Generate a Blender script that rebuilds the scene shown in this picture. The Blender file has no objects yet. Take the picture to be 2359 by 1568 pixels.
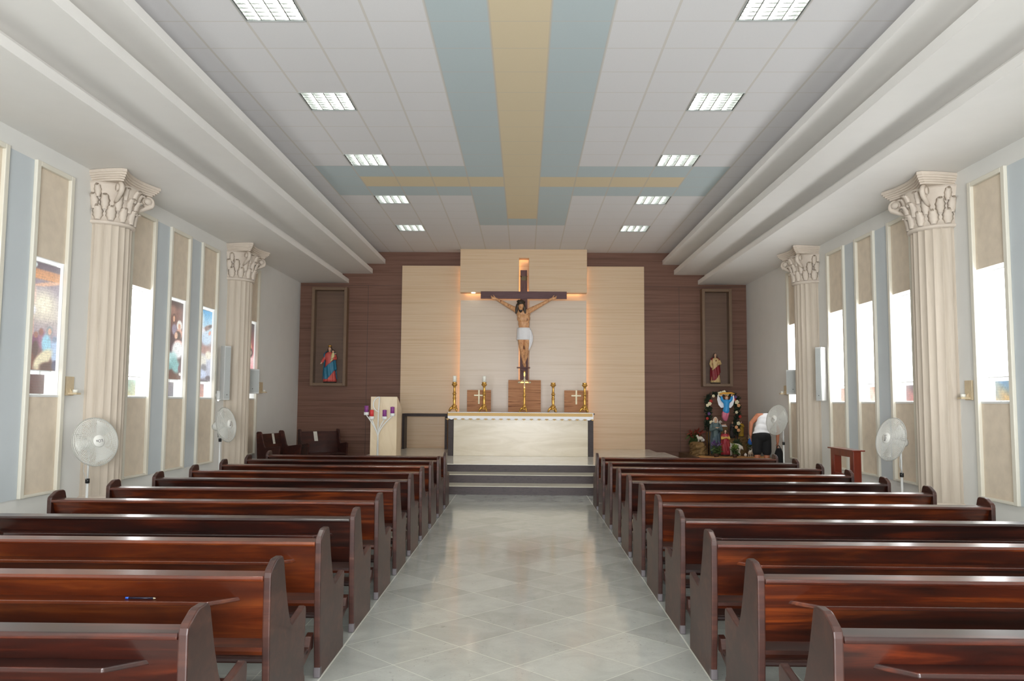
import bpy, math, random
from math import sin, cos, pi, radians, sqrt, atan2
from mathutils import Vector, Matrix, Euler, Quaternion

random.seed(7)
SC = bpy.context.scene
COL = SC.collection

# ------------------------------------------------------------------ mesh builder
class MB:
    def __init__(s):
        s.v = []; s.f = []; s.sm = []; s.mi = []; s.cur = 0
    def add(s, vs, fs, smooth=False):
        o = len(s.v)
        s.v += [tuple(p) for p in vs]
        for f in fs:
            s.f.append([o + i for i in f]); s.sm.append(smooth); s.mi.append(s.cur)
        return s
    def box(s, x0, x1, y0, y1, z0, z1, M=None):
        x0, x1 = min(x0, x1), max(x0, x1); y0, y1 = min(y0, y1), max(y0, y1); z0, z1 = min(z0, z1), max(z0, z1)
        vs = [Vector(p) for p in ((x0,y0,z0),(x1,y0,z0),(x1,y1,z0),(x0,y1,z0),(x0,y0,z1),(x1,y0,z1),(x1,y1,z1),(x0,y1,z1))]
        if M: vs = [M @ p for p in vs]
        return s.add(vs, [(0,3,2,1),(4,5,6,7),(0,1,5,4),(1,2,6,5),(2,3,7,6),(3,0,4,7)])
    def prism(s, poly, axis, a, b, smooth=False, M=None):
        # poly is a list of 2D points; axis 0: (y,z) extruded in x; 1: (x,z) in y; 2: (x,y) in z
        def mk(p, t):
            q = (t, p[0], p[1]) if axis == 0 else (p[0], t, p[1]) if axis == 1 else (p[0], p[1], t)
            return M @ Vector(q) if M else q
        n = len(poly)
        area = sum(poly[i][0]*poly[(i+1)%n][1]-poly[(i+1)%n][0]*poly[i][1] for i in range(n))
        P = poly if area > 0 else poly[::-1]
        if axis == 1: P = P[::-1]
        vs = [mk(p, a) for p in P] + [mk(p, b) for p in P]
        if b < a: vs = vs[n:] + vs[:n]
        o = len(s.v)
        s.add(vs, [tuple(range(n))[::-1], tuple(range(n, 2*n))])
        s.add([], [])
        for i in range(n):
            j = (i+1) % n
            s.f.append([o+i, o+j, o+n+j, o+n+i]); s.sm.append(smooth); s.mi.append(s.cur)
        return s
    def tube(s, pts, rad, n=8, caps=True, smooth=True, closed=False):
        pts = [Vector(p) for p in pts]; m = len(pts)
        if not hasattr(rad, '__len__'): rad = [rad]*m
        up = None; rings = []
        for i in range(m):
            if closed: d = pts[(i+1) % m] - pts[i-1]
            else: d = pts[min(i+1, m-1)] - pts[max(i-1, 0)]
            if d.length < 1e-9: d = Vector((0,0,1))
            d.normalize()
            if up is None:
                up = Vector((0,0,1)) if abs(d.z) < .9 else Vector((1,0,0))
            a = d.cross(up)
            if a.length < 1e-6: a = d.orthogonal()
            a.normalize(); b = a.cross(d); up = b
            rings.append([pts[i] + rad[i]*(cos(2*pi*k/n)*a + sin(2*pi*k/n)*b) for k in range(n)])
        vs = [p for r in rings for p in r]
        fs = []
        for i in range(m if closed else m-1):
            for k in range(n):
                a0 = i*n+k; a1 = i*n+(k+1) % n; j = (i+1) % m
                fs.append((a0, j*n+k, j*n+(k+1) % n, a1))
        o = len(s.v); s.add(vs, fs, smooth)
        if caps and not closed:
            s.f.append([o+k for k in range(n)]); s.sm.append(False); s.mi.append(s.cur)
            s.f.append([o+(m-1)*n+k for k in range(n)][::-1]); s.sm.append(False); s.mi.append(s.cur)
        return s
    def lathe(s, prof, c=(0,0,0), n=24, smooth=True, a0=0., a1=2*pi, M=None, fn=None):
        full = abs(a1-a0-2*pi) < 1e-6
        m = len(prof); cols = n if full else n+1
        vs = []
        for i in range(cols):
            t = a0 + (a1-a0)*i/n
            for r, z in prof:
                k = fn(t, r, z) if fn else r
                p = Vector((c[0]+k*cos(t), c[1]+k*sin(t), c[2]+z))
                vs.append(M @ p if M else p)
        fs = []
        for i in range(n):
            j = (i+1) % cols
            for q in range(m-1):
                fs.append((i*m+q, j*m+q, j*m+q+1, i*m+q+1))
        o = len(s.v); s.add(vs, fs, smooth)
        if full:
            for q in (0, m-1):
                if prof[q][0] > 1e-6:
                    fa = [o+i*m+q for i in range(cols)]
                    s.f.append(fa[::-1] if q == 0 else fa); s.sm.append(False); s.mi.append(s.cur)
        return s
    def ball(s, c, r, n=12, m=8, M=None, smooth=True):
        if not hasattr(r, '__len__'): r = (r, r, r)
        vs = []; fs = []
        for i in range(m+1):
            p = pi*i/m
            for k in range(n):
                t = 2*pi*k/n
                q = Vector((r[0]*sin(p)*cos(t), r[1]*sin(p)*sin(t), r[2]*cos(p)))
                if M: q = M @ q
                vs.append(q + Vector(c))
        for i in range(m):
            for k in range(n):
                fs.append((i*n+k, (i+1)*n+k, (i+1)*n+(k+1) % n, i*n+(k+1) % n))
        return s.add(vs, fs, smooth)
    def loft(s, rings, n=28, caps=True):
        # ring: (cx, cy, z, rx, ry, fold amplitude, folds, phase)
        vs = []; fs = []
        for (cx, cy, z, rx, ry, am, nf, ph) in rings:
            for k in range(n):
                t = 2*pi*k/n
                q = 1 + am*sin(nf*t+ph)
                vs.append((cx+rx*q*cos(t), cy+ry*q*sin(t), z))
        m = len(rings)
        for i in range(m-1):
            for k in range(n):
                fs.append((i*n+k, i*n+(k+1) % n, (i+1)*n+(k+1) % n, (i+1)*n+k))
        if caps:
            fs.append(tuple(range(n))[::-1]); fs.append(tuple(range((m-1)*n, m*n)))
        return s.add(vs, fs, True)
    def build(s, name, mats, parent=None, bevel=0, seg=2, sub=0):
        me = bpy.data.meshes.new(name)
        me.from_pydata([tuple(p) for p in s.v], [], s.f)
        if not isinstance(mats, (list, tuple)): mats = [mats]
        for m in mats: me.materials.append(m)
        me.polygons.foreach_set('use_smooth', s.sm)
        me.polygons.foreach_set('material_index', s.mi)
        me.validate(); me.update()
        o = bpy.data.objects.new(name, me); COL.objects.link(o)
        if parent: o.parent = parent
        if bevel:
            b = o.modifiers.new('bevel', 'BEVEL'); b.width = bevel; b.segments = seg
            b.limit_method = 'ANGLE'; b.angle_limit = radians(40)
        if sub:
            b = o.modifiers.new('sub', 'SUBSURF'); b.levels = sub; b.render_levels = sub
        return o

def blob(mb, name, mat, parent=None, voxel=.012, smooth=6):
    """one continuous skin over overlapping limbs"""
    me = bpy.data.meshes.new(name + '_raw')
    me.from_pydata([tuple(p) for p in mb.v], [], mb.f); me.validate()
    t = bpy.data.objects.new(name + '_raw', me); COL.objects.link(t)
    r = t.modifiers.new('r', 'REMESH'); r.mode = 'VOXEL'; r.voxel_size = voxel; r.use_smooth_shade = True
    if smooth:
        q = t.modifiers.new('s', 'SMOOTH'); q.iterations = smooth; q.factor = .5
    dg = bpy.context.evaluated_depsgraph_get()
    m2 = bpy.data.meshes.new_from_object(t.evaluated_get(dg))
    bpy.data.objects.remove(t)
    m2.name = name; m2.materials.clear(); m2.materials.append(mat)
    m2.polygons.foreach_set('use_smooth', [True]*len(m2.polygons))
    o = bpy.data.objects.new(name, m2); COL.objects.link(o)
    if parent: o.parent = parent
    return o

def limb(mb, pts, rad, n=10):
    """tapered limb with round joints: overlapping pieces that blob() fuses"""
    for i in range(len(pts)-1):
        mb.tube([pts[i], pts[i+1]], [rad[i], rad[i+1]], n)
    for p, r in zip(pts, rad): mb.ball(p, r*1.0, n, 6)
    return mb

def tag(o, label=None, cat=None, group=None, kind=None):
    if label: o['label'] = label
    if cat: o['category'] = cat
    if group: o['group'] = group
    if kind: o['kind'] = kind
    return o
def thing(name, label, cat, loc=(0,0,0), rz=0, group=None):
    o = bpy.data.objects.new(name, None); COL.objects.link(o)
    o.location = loc; o.rotation_euler = (0, 0, rz); o.empty_display_size = .1
    return tag(o, label, cat, group)
def struct(o): return tag(o, kind='structure')
def copy_tree(o, parent=None):
    c = o.copy(); COL.objects.link(c); c.parent = parent
    for ch in [x for x in SC.objects if x.parent == o]: copy_tree(ch, c)
    return c

# ------------------------------------------------------------------ materials
def srgb(r, g, b):
    f = lambda c: c/12.92 if c <= .04045 else ((c+.055)/1.055)**2.4
    return (f(r/255), f(g/255), f(b/255), 1)
class NT:
    def __init__(s, name):
        s.m = bpy.data.materials.new(name); s.m.use_nodes = True
        s.t = s.m.node_tree; s.n = s.t.nodes; s.b = s.n['Principled BSDF']
    def node(s, t, **k):
        x = s.n.new(t)
        for a, v in k.items(): setattr(x, a, v)
        return x
    def lk(s, a, b): s.t.links.new(a, b)
    def math(s, op, a, b=None, c=None):
        x = s.node('ShaderNodeMath', operation=op)
        for i, v in enumerate((a, b, c)):
            if v is None: continue
            if isinstance(v, (int, float)): x.inputs[i].default_value = v
            else: s.lk(v, x.inputs[i])
        return x.outputs[0]
    def coords(s, scale=(1,1,1), rnd=False, kind='Object'):
        tc = s.node('ShaderNodeTexCoord'); mp = s.node('ShaderNodeMapping')
        mp.inputs['Scale'].default_value = scale
        s.lk(tc.outputs[kind], mp.inputs['Vector'])
        if rnd:
            oi = s.node('ShaderNodeObjectInfo'); vm = s.node('ShaderNodeVectorMath', operation='SCALE')
            cb = s.node('ShaderNodeCombineXYZ')
            for i in range(3): s.lk(oi.outputs['Random'], cb.inputs[i])
            s.lk(cb.outputs[0], vm.inputs[0]); vm.inputs['Scale'].default_value = 37.
            s.lk(vm.outputs[0], mp.inputs['Location'])
        return mp.outputs['Vector']
    def noise(s, vec, scale=5, detail=4, rough=.55, dist=0):
        x = s.node('ShaderNodeTexNoise'); x.inputs['Scale'].default_value = scale
        x.inputs['Detail'].default_value = detail; x.inputs['Roughness'].default_value = rough
        x.inputs['Distortion'].default_value = dist
        s.lk(vec, x.inputs['Vector']); return x.outputs['Fac']
    def ramp(s, fac, stops):
        x = s.node('ShaderNodeValToRGB'); e = x.color_ramp.elements
        while len(e) < len(stops): e.new(.5)
        for q, (p, c) in zip(e, stops): q.position = p; q.color = c
        s.lk(fac, x.inputs['Fac']); return x.outputs['Color']
    def mix(s, fac, a, b, mode='MIX'):
        x = s.node('ShaderNodeMix', data_type='RGBA', blend_type=mode)
        for i, v in ((0, fac), (6, a), (7, b)):
            if isinstance(v, (int, float)): x.inputs[i].default_value = v
            elif isinstance(v, tuple): x.inputs[i].default_value = v
            else: s.lk(v, x.inputs[i])
        return x.outputs[2]
    def bump(s, h, st=.2, d=.02):
        x = s.node('ShaderNodeBump'); x.inputs['Strength'].default_value = st; x.inputs['Distance'].default_value = d
        s.lk(h, x.inputs['Height']); s.lk(x.outputs[0], s.b.inputs['Normal'])
    def set(s, col=None, rough=None, metal=None, coat=None, spec=None, emit=None, es=0):
        b = s.b.inputs
        if col is not None:
            if isinstance(col, tuple): b['Base Color'].default_value = col
            else: s.lk(col, b['Base Color'])
        if rough is not None: b['Roughness'].default_value = rough
        if metal is not None: b['Metallic'].default_value = metal
        if coat is not None: b['Coat Weight'].default_value = coat; b['Coat Roughness'].default_value = .12
        if spec is not None: b['Specular IOR Level'].default_value = spec
        if emit is not None:
            if isinstance(emit, tuple): b['Emission Color'].default_value = emit
            else: s.lk(emit, b['Emission Color'])
            b['Emission Strength'].default_value = es
        return s.m

def paint(name, c, rough=.55, var=.04, scale=6, metal=0, coat=0, spec=.5, bump=0):
    t = NT(name); n = t.noise(t.coords(), scale, 3)
    d = tuple(max(0, x*(1-var)) for x in c[:3]) + (1,); l = tuple(min(1, x*(1+var)) for x in c[:3]) + (1,)
    if bump: t.bump(n, bump, .01)
    return t.set(t.ramp(n, [(.3, d), (.7, l)]), rough, metal, coat, spec)
def streak(name, cols, scale, rough=.4, coat=0, rnd=False, det=5, nscale=1., spec=.5, dist=.3, bump=0):
    t = NT(name); n = t.noise(t.coords(scale, rnd), nscale, det, .6, dist)
    k = len(cols); st = [(.28 + .44*i/(k-1), c) for i, c in enumerate(cols)]
    if bump: t.bump(n, bump, .005)
    return t.set(t.ramp(n, st), rough, 0, coat, spec)
def glow(name, c, s):
    t = NT(name); return t.set((.8,.8,.8,1), .5, emit=c, es=s)

M = {}
M['white'] = paint('white_wall_paint', srgb(226,226,222), .6, .015, 3)
M['soffit'] = paint('white_plaster', srgb(233,231,227), .55, .012, 3)
M['blue'] = paint('pale_blue_paint', srgb(199,207,211), .55, .015, 3)
M['cream'] = paint('cream_moulding', srgb(226,222,208), .5, .015, 4)
M['tan'] = paint('tan_stucco', srgb(222,208,188), .6, .06, 7)
M['column'] = streak('cream_column_stone', [srgb(190,177,160), srgb(204,192,176), srgb(196,183,167)], (6,6,.5), .6, nscale=1.5)
M['capital'] = paint('cream_capital_plaster', srgb(212,200,186), .6, .03, 14)
M['brown'] = streak('brown_wood_laminate', [srgb(88,60,46), srgb(108,76,61), srgb(120,87,72), srgb(96,66,52)], (.35,1,20), .5, spec=.3, nscale=1.2, det=6, dist=.15)
M['beige'] = streak('beige_wood_laminate', [srgb(202,172,136), srgb(212,184,150), srgb(217,192,160), srgb(206,177,142)], (.35,1,20), .36, spec=.35, nscale=1.2, det=6, dist=.15)
M['beige_daylit'] = streak('daylit_beige_laminate', [srgb(206,186,162), srgb(214,196,174), srgb(219,202,182), srgb(209,190,167)], (.35,1,20), .32, spec=.4, nscale=1.2, det=6, dist=.15)  # beige laminate again; daylight on the lower boards is put into this paler colour
M['niche'] = streak('niche_wood', [srgb(92,68,52), srgb(110,84,66)], (.5,1,12), .4)
M['niche_frame'] = paint('niche_frame_wood', srgb(112,88,66), .45, .06, 9)
M['zebra'] = streak('striped_brown_veneer', [srgb(112,70,42), srgb(172,118,80), srgb(190,136,96), srgb(136,88,56)], (.8,1,22), .55, nscale=1.4, det=4, dist=.6, spec=.25)
M['cross'] = streak('dark_cross_wood', [srgb(84,58,56), srgb(112,80,76), srgb(98,68,64)], (9,9,1.2), .55, nscale=1.5, spec=.25)
M['crossbar'] = streak('dark_crossbar_wood', [srgb(82,60,62), srgb(106,80,82), srgb(94,70,72)], (1.2,9,12), .55, nscale=1.5, spec=.25)
M['marble'] = streak('cream_marble', [srgb(188,176,150), srgb(202,191,168), srgb(212,203,184)], (.6,1,3), .32, .1, nscale=1.6, spec=.35, dist=1.2)
M['granite'] = streak('dark_brown_granite', [srgb(40,34,34), srgb(60,51,50), srgb(48,40,40)], (1.5,4,5), .4, nscale=6, spec=.15)
M['travertine'] = streak('cream_marble_pulpit', [srgb(214,194,160), srgb(226,208,178), srgb(220,200,168)], (2,2,1), .25, .3, nscale=1.5, dist=1.)
M['gold'] = paint('antique_gold', srgb(196,150,76), .32, .18, 30, metal=.75)
M['goldcloth'] = None
M['wax'] = paint('white_wax', srgb(236,236,226), .4, .02)
M['purple'] = paint('purple_wax', srgb(128,52,128), .4, .06, 12)
M['redwax'] = paint('red_wax', srgb(206,52,52), .4, .05, 12)
M['whitemetal'] = paint('white_enamel', srgb(228,230,228), .35, .01)
M['fanplastic'] = paint('white_fan_plastic', srgb(232,232,226), .4, .02)
M['black'] = paint('black_plastic', srgb(24,23,24), .4, .1)
M['grey'] = paint('light_grey_housing', srgb(196,198,196), .4, .02)
M['darkgrey'] = paint('dark_grey_plastic', srgb(84,78,80), .4, .05)
M['silver'] = paint('pale_gold_metal', srgb(198,188,158), .45, .04, metal=.3)
M['skin'] = paint('skin', srgb(196,140,110), .5, .06, 9)
M['paper'] = paint('white_paper', srgb(214,210,198), .6, .02)
M['blackcloth'] = paint('black_cloth', srgb(20,19,21), .85, .12, 20)
M['whitecloth'] = paint('white_cloth', srgb(238,238,240), .8, .02, 10)
M['hair'] = streak('dark_brown_hair', [srgb(40,28,22), srgb(66,48,38)], (30,30,4), .5)
M['woodred'] = streak('reddish_stand_wood', [srgb(88,26,12), srgb(118,42,22), srgb(100,32,16)], (6,6,1), .3, .3)

# ceiling tiles: mineral tile with a fine line at each edge (UV runs 0..1 over every tile)
def tile_mat(name, c, line):
    t = NT(name); tc = t.node('ShaderNodeTexCoord'); sp = t.node('ShaderNodeSeparateXYZ'); t.lk(tc.outputs['UV'], sp.inputs[0])
    n = t.noise(t.coords((1,1,1)), 260, 2)
    d = tuple(x*.95 for x in c[:3]) + (1,)
    base = t.ramp(n, [(.35, d), (.6, c)])
    e = []
    for i, w in ((0, .022), (1, .012)):
        a = t.math('SUBTRACT', sp.outputs[i], .5); a = t.math('ABSOLUTE', a); e.append(t.math('GREATER_THAN', a, .5-w))
    f = t.math('MAXIMUM', e[0], e[1])
    return t.set(t.mix(f, base, line), .7, spec=.3)
M['tile_white'] = tile_mat('ceiling_tile_white', srgb(226,225,226), srgb(212,208,202))
M['tile_blue'] = tile_mat('ceiling_tile_blue', srgb(190,203,206), srgb(196,196,192))
M['tile_yellow'] = tile_mat('ceiling_tile_yellow', srgb(222,206,174), srgb(208,196,174))

def floor_mat(name, diamond):
    t = NT(name); tc = t.node('ShaderNodeTexCoord'); sp = t.node('ShaderNodeSeparateXYZ'); t.lk(tc.outputs['Object'], sp.inputs[0])
    x, y = sp.outputs[0], sp.outputs[1]
    if diamond:
        P = .7435
        u = t.math('DIVIDE', t.math('ADD', t.math('SUBTRACT', x, .022), t.math('SUBTRACT', y, 4.95)), P)
        v = t.math('DIVIDE', t.math('SUBTRACT', t.math('SUBTRACT', x, .022), t.math('SUBTRACT', y, 4.95)), P)
        w = .0042
    else:
        u = t.math('DIVIDE', t.math('SUBTRACT', x, 1.15), .526); v = t.math('DIVIDE', y, .526); w = .005
    e = []
    for q in (u, v):
        fr = t.math('FRACT', q); a = t.math('ABSOLUTE', t.math('SUBTRACT', fr, .5)); e.append(t.math('GREATER_THAN', a, .5-w))
    line = t.math('MAXIMUM', e[0], e[1])
    # every slab has its own tone
    fl = t.node('ShaderNodeCombineXYZ'); t.lk(t.math('FLOOR', u), fl.inputs[0]); t.lk(t.math('FLOOR', v), fl.inputs[1])
    wn = t.node('ShaderNodeTexWhiteNoise', noise_dimensions='2D'); t.lk(fl.outputs[0], wn.inputs['Vector'])
    cc = t.coords()
    n1 = t.noise(cc, 3.2, 5, .6, .8); n2 = t.noise(cc, 55, 4, .7); n3 = t.noise(cc, 26, 8, .8, 1.2); n4 = t.noise(cc, 2.6, 3, .6, 1.0)
    base = t.ramp(n1, [(.3, srgb(164,167,161)), (.7, srgb(184,186,180))])
    base = t.mix(t.math('MULTIPLY', n2, .35), base, srgb(146,150,145))
    tone = t.math('MULTIPLY', t.math('SUBTRACT', wn.outputs['Value'], .5), .20)
    hs = t.node('ShaderNodeHueSaturation'); t.lk(base, hs.inputs['Color']); t.lk(t.math('ADD', tone, 1.), hs.inputs['Value'])
    speck = t.math('MULTIPLY', t.ramp(n3, [(.575, (0,0,0,1)), (.64, (1,1,1,1))]), t.ramp(n4, [(.45, (.12,.12,.12,1)), (.62, (1,1,1,1))]))
    col = t.mix(t.math('MULTIPLY', speck, .6), hs.outputs[0], srgb(96,92,88))
    col = t.mix(line, col, srgb(206,206,196))
    return t.set(col, .1, spec=.55)
M['floor_diamond'] = floor_mat('granite_floor_diagonal', True)
M['floor_square'] = floor_mat('granite_floor_square', False)
M['platform'] = streak('polished_granite_platform', [srgb(212,207,194), srgb(222,218,207), srgb(226,223,214)], (2,2,2), .14, nscale=2)
M['tread'] = streak('cream_stone_tread', [srgb(204,198,178), srgb(216,210,192)], (2,2,2), .15, nscale=3)

def pew_wood(name, cols, rough=.3, coat=.3):
    t = NT(name)
    n = t.noise(t.coords((.55,7,9), True), 1.5, 6, .62, .9); n2 = t.noise(t.coords((1.4,2,3.5), True), 1.2, 3, .6, .6)
    a = t.ramp(n, [(.28, cols[0]), (.5, cols[1]), (.72, cols[2])])
    k = t.ramp(n2, [(.38, (0,0,0,1)), (.62, (1,1,1,1))])
    col = t.mix(t.math('MULTIPLY', k, .65), a, cols[0])
    return t.set(col, rough, coat=coat, spec=.5 if coat > .2 else .35)
M['pew'] = pew_wood('dark_varnished_pew_wood', [srgb(28,9,4), srgb(72,25,8), srgb(136,62,20)])
M['pew_deep'] = pew_wood('deep_red_pew_wood', [srgb(18,6,4), srgb(48,14,6), srgb(98,38,14)])
M['pew_light'] = pew_wood('orange_brown_pew_wood', [srgb(58,19,5), srgb(92,36,9), srgb(132,66,24)])
M['pew_post'] = pew_wood('pew_end_wood', [srgb(38,17,12), srgb(60,31,23), srgb(82,48,35)], .42, .15)
M['choir'] = pew_wood('very_dark_bench_wood', [srgb(40,16,12), srgb(62,28,20), srgb(82,40,28)], .5, .05)

t = NT('gold_woven_band')
vec = t.coords((1,1,1)); ck = t.node('ShaderNodeTexChecker'); ck.inputs['Scale'].default_value = 55; t.lk(vec, ck.inputs['Vector'])
ck.inputs[1].default_value = srgb(214,180,112); ck.inputs[2].default_value = srgb(190,150,86)
M['goldcloth'] = t.set(ck.outputs[0], .55)
M['tube'] = glow('fluorescent_tube', (1,.985,.955,1), 88)
M['tube_dim'] = glow('ageing_fluorescent_tube', (1,.97,.92,1), 75)
M['chrome'] = paint('polished_louver', srgb(150,154,152), .25, .02, metal=.9)
M['reflector'] = paint('silver_reflector', srgb(176,180,178), .35, .02)
M['daylight'] = glow('bright_window_glass', (.97,.98,1,1), 7.0)
M['daylight_soft'] = glow('frosted_window_glass', (.97,.98,1,1), 2.0)
M['led'] = glow('warm_led_strip', (1,.56,.26,1), 6)

t = NT('printed_window_film')                     # backlit print, perforated film on the glass
at = t.node('ShaderNodeVertexColor', layer_name='Col')
vec = t.coords((1,1,1)); sp = t.node('ShaderNodeSeparateXYZ'); t.lk(vec, sp.inputs[0])
g = []
for i in (1, 2):
    fr = t.math('FRACT', t.math('MULTIPLY', sp.outputs[i], 32.)); g.append(t.math('LESS_THAN', fr, .16))
ln = t.math('MULTIPLY', t.math('MAXIMUM', g[0], g[1]), .28)
nb = t.noise(t.coords((1,1,1)), 22, 5, .65, 1.2)
pc = t.mix(.42, at.outputs[0], t.ramp(nb, [(.32, (.30,.28,.28,1)), (.5, (1,1,1,1)), (.68, (1.5,1.5,1.45,1))]), 'MULTIPLY')
M['print'] = t.set((.2,.2,.2,1), .25, emit=t.mix(ln, pc, (.12,.12,.14,1)), es=.85)

def vcol_mesh(name, x, y0, y1, z0, z1, fn, face, nu=44, nv=90, parent=None, mat=None, mirror=False):
    """thin print on glass, colours from fn(u, v); u runs 0..1 as seen from the room, left to right"""
    vs = []; cs = []
    th = .008
    for j in range(nv+1):
        for i in range(nu+1):
            u = i/nu; v = j/nv
            yy = y0 + (y1-y0)*(1-u if mirror else u)
            vs.append((x, yy, z0+(z1-z0)*v)); cs.append(fn(u, v))
    fs = []
    for j in range(nv):
        for i in range(nu):
            a = j*(nu+1)+i; q = (a, a+1, a+nu+2, a+nu+1)
            fs.append(q if face > 0 else q[::-1])
    o = len(vs)                                         # the back of the film
    for (yy, zz) in ((y0,z0),(y1,z0),(y1,z1),(y0,z1)):
        vs.append((x - face*th, yy, zz)); cs.append((.8,.8,.8))
    fs.append((o, o+3, o+2, o+1))
    me = bpy.data.meshes.new(name); me.from_pydata(vs, [], fs); me.materials.append(mat or M['print'])
    ca = me.color_attributes.new('Col', 'FLOAT_COLOR', 'POINT')
    f = lambda c: c/12.92 if c <= .04045 else ((c+.055)/1.055)**2.4
    ca.data.foreach_set('color', [q for c in cs for q in (f(c[0]), f(c[1]), f(c[2]), 1)])
    me.update()
    ob = bpy.data.objects.new(name, me); COL.objects.link(ob)
    if parent: ob.parent = parent
    return ob

def painter(bg, shapes):
    """bg: list of (v, colour); shapes: (u, v, ru, rv, angle, colour, softness)"""
    def fn(u, v):
        c = bg[0][1]
        for (v0, c0), (v1, c1) in zip(bg, bg[1:]):
            if v0 <= v <= v1:
                k = (v-v0)/(v1-v0); c = tuple(a+(b-a)*k for a, b in zip(c0, c1))
        if v > bg[-1][0]: c = bg[-1][1]
        for (cu, cv, ru, rv, an, cc, so) in shapes:
            dx = (u-cu); dy = (v-cv)*2.0
            a = radians(an); X = dx*cos(a)+dy*sin(a); Y = -dx*sin(a)+dy*cos(a)
            d = sqrt((X/ru)**2 + (Y/(rv*2.0))**2)
            k = min(1, max(0, (1-d)/so + .5)) if so > 0 else (1 if d < 1 else 0)
            c = tuple(p+(q-p)*k for p, q in zip(c, cc))
        return c
    return fn

# ------------------------------------------------------------------ dimensions (metres; X across, Y towards the altar, Z up)
XL, XR = -5.75, 5.75
YB, YW = -4.2, 20.41
ZC = 5.47
ZS = 4.65
ZP = .435

# ------------------------------------------------------------------ camera
cam = bpy.data.cameras.new('camera'); co = bpy.data.objects.new('camera', cam); COL.objects.link(co)
SC.camera = co
F, PITCH, YAW, ROLL = 1835.2, .0781, -.0158, .0069
cam.sensor_fit = 'HORIZONTAL'; cam.sensor_width = 36.; cam.lens = 36.*F/2359
cam.clip_end = 200
fw = Vector((sin(YAW)*cos(PITCH), cos(YAW)*cos(PITCH), sin(PITCH)))
rt = Vector((cos(YAW), -sin(YAW), 0)); up = rt.cross(fw)
r2 = cos(ROLL)*rt + sin(ROLL)*up; u2 = -sin(ROLL)*rt + cos(ROLL)*up
mw = Matrix((r2, u2, -fw)).transposed().to_4x4(); mw.translation = Vector((.063, 0, 1.585))
co.matrix_world = mw

# ------------------------------------------------------------------ room shell
mb = MB()
mb.cur = 0; mb.add([(-1.102,YB,0),(1.15,YB,0),(1.15,13.93,0),(-1.102,13.93,0)], [(0,1,2,3)])
mb.cur = 1
mb.add([(XL-.3,YB,0),(-1.102,YB,0),(-1.102,YW+.4,0),(XL-.3,YW+.4,0)], [(0,1,2,3)])
mb.add([(1.15,YB,0),(XR+.3,YB,0),(XR+.3,YW+.4,0),(1.15,YW+.4,0)], [(0,1,2,3)])
mb.add([(-1.102,13.93,0),(1.15,13.93,0),(1.15,YW+.4,0),(-1.102,YW+.4,0)], [(0,1,2,3)])
mb.add([(XL-.3,YB,-.15),(XR+.3,YB,-.15),(XR+.3,YW+.4,-.15),(XL-.3,YW+.4,-.15)], [(3,2,1,0)])
struct(mb.build('floor', [M['floor_diamond'], M['floor_square']]))
mb = MB()
for x in (-1.102, 1.15): mb.box(x-.005, x+.005, YB+.1, 13.93, -.01, .0012)
struct(mb.build('trim_1', paint('pale_stone_line', srgb(210,210,200), .2, .02)))

S = .625; Y0 = 7.857
lights = {(c, k) for c in (-4, 4) for k in (-9, -5, -1, 3, 7, 11, 15)}
mb = MB(); uvs = []
def ceil_mat(c, k):
    if c == 0 and k < 14: return 2
    if k == 9 and abs(c) <= 4: return 2
    if 8 <= k <= 10 and abs(c) <= 5: return 1
    if abs(c) == 1 and k < 15: return 1
    if c == 0 and k == 14: return 1
    return 0
for c in range(-7, 8):
    for k in range(-20, 21):
        if (c, k) in lights: continue
        x0, x1 = (c-.5)*S, (c+.5)*S; y0, y1 = Y0+k*S, Y0+(k+1)*S
        if y0 < YB: continue
        y1 = min(y1, YW+.1)
        mb.cur = ceil_mat(c, k)
        mb.add([(x0,y0,ZC),(x0,y1,ZC),(x1,y1,ZC),(x1,y0,ZC)], [(0,1,2,3)])
mb.cur = 0
mb.add([(-7,YB-.2,ZC+.22),(7,YB-.2,ZC+.22),(7,YW+.4,ZC+.22),(-7,YW+.4,ZC+.22)], [(3,2,1,0)])
ceil = mb.build('ceiling', [M['tile_white'], M['tile_blue'], M['tile_yellow']])
uv = ceil.data.uv_layers.new(name='UV')
for p in ceil.data.polygons:
    for li, q in zip(p.loop_indices, ((0,0),(0,1),(1,1),(1,0))): uv.data[li].uv = q
struct(ceil)

# stepped plaster soffits along both sides: three shelves with open coves between
def soffit(sx, xs, nm):
    mb = MB(); wall = sx*5.78
    for x, z0, z1, back in ((xs[0], 5.16, 5.275, .75), (xs[1], 4.90, 5.025, .8), (xs[2], 4.65, 4.76, 9)):
        mb.box(x, wall, YB, YW, z0, z1)
    mb.box(xs[0]+sx*.30, wall, YB, YW, 5.275, ZC+.01)
    mb.box(xs[1]+sx*.17, wall, YB, YW, 5.025, 5.16)
    mb.box(xs[2]+sx*.17, wall, YB, YW, 4.76, 4.90)
    return struct(mb.build(nm, M['soffit'], bevel=.004, seg=1))
soffit(-1, (-3.56, -3.885, -4.50), 'trim_2'); soffit(1, (3.61, 3.905, 4.518), 'trim_3')

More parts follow.
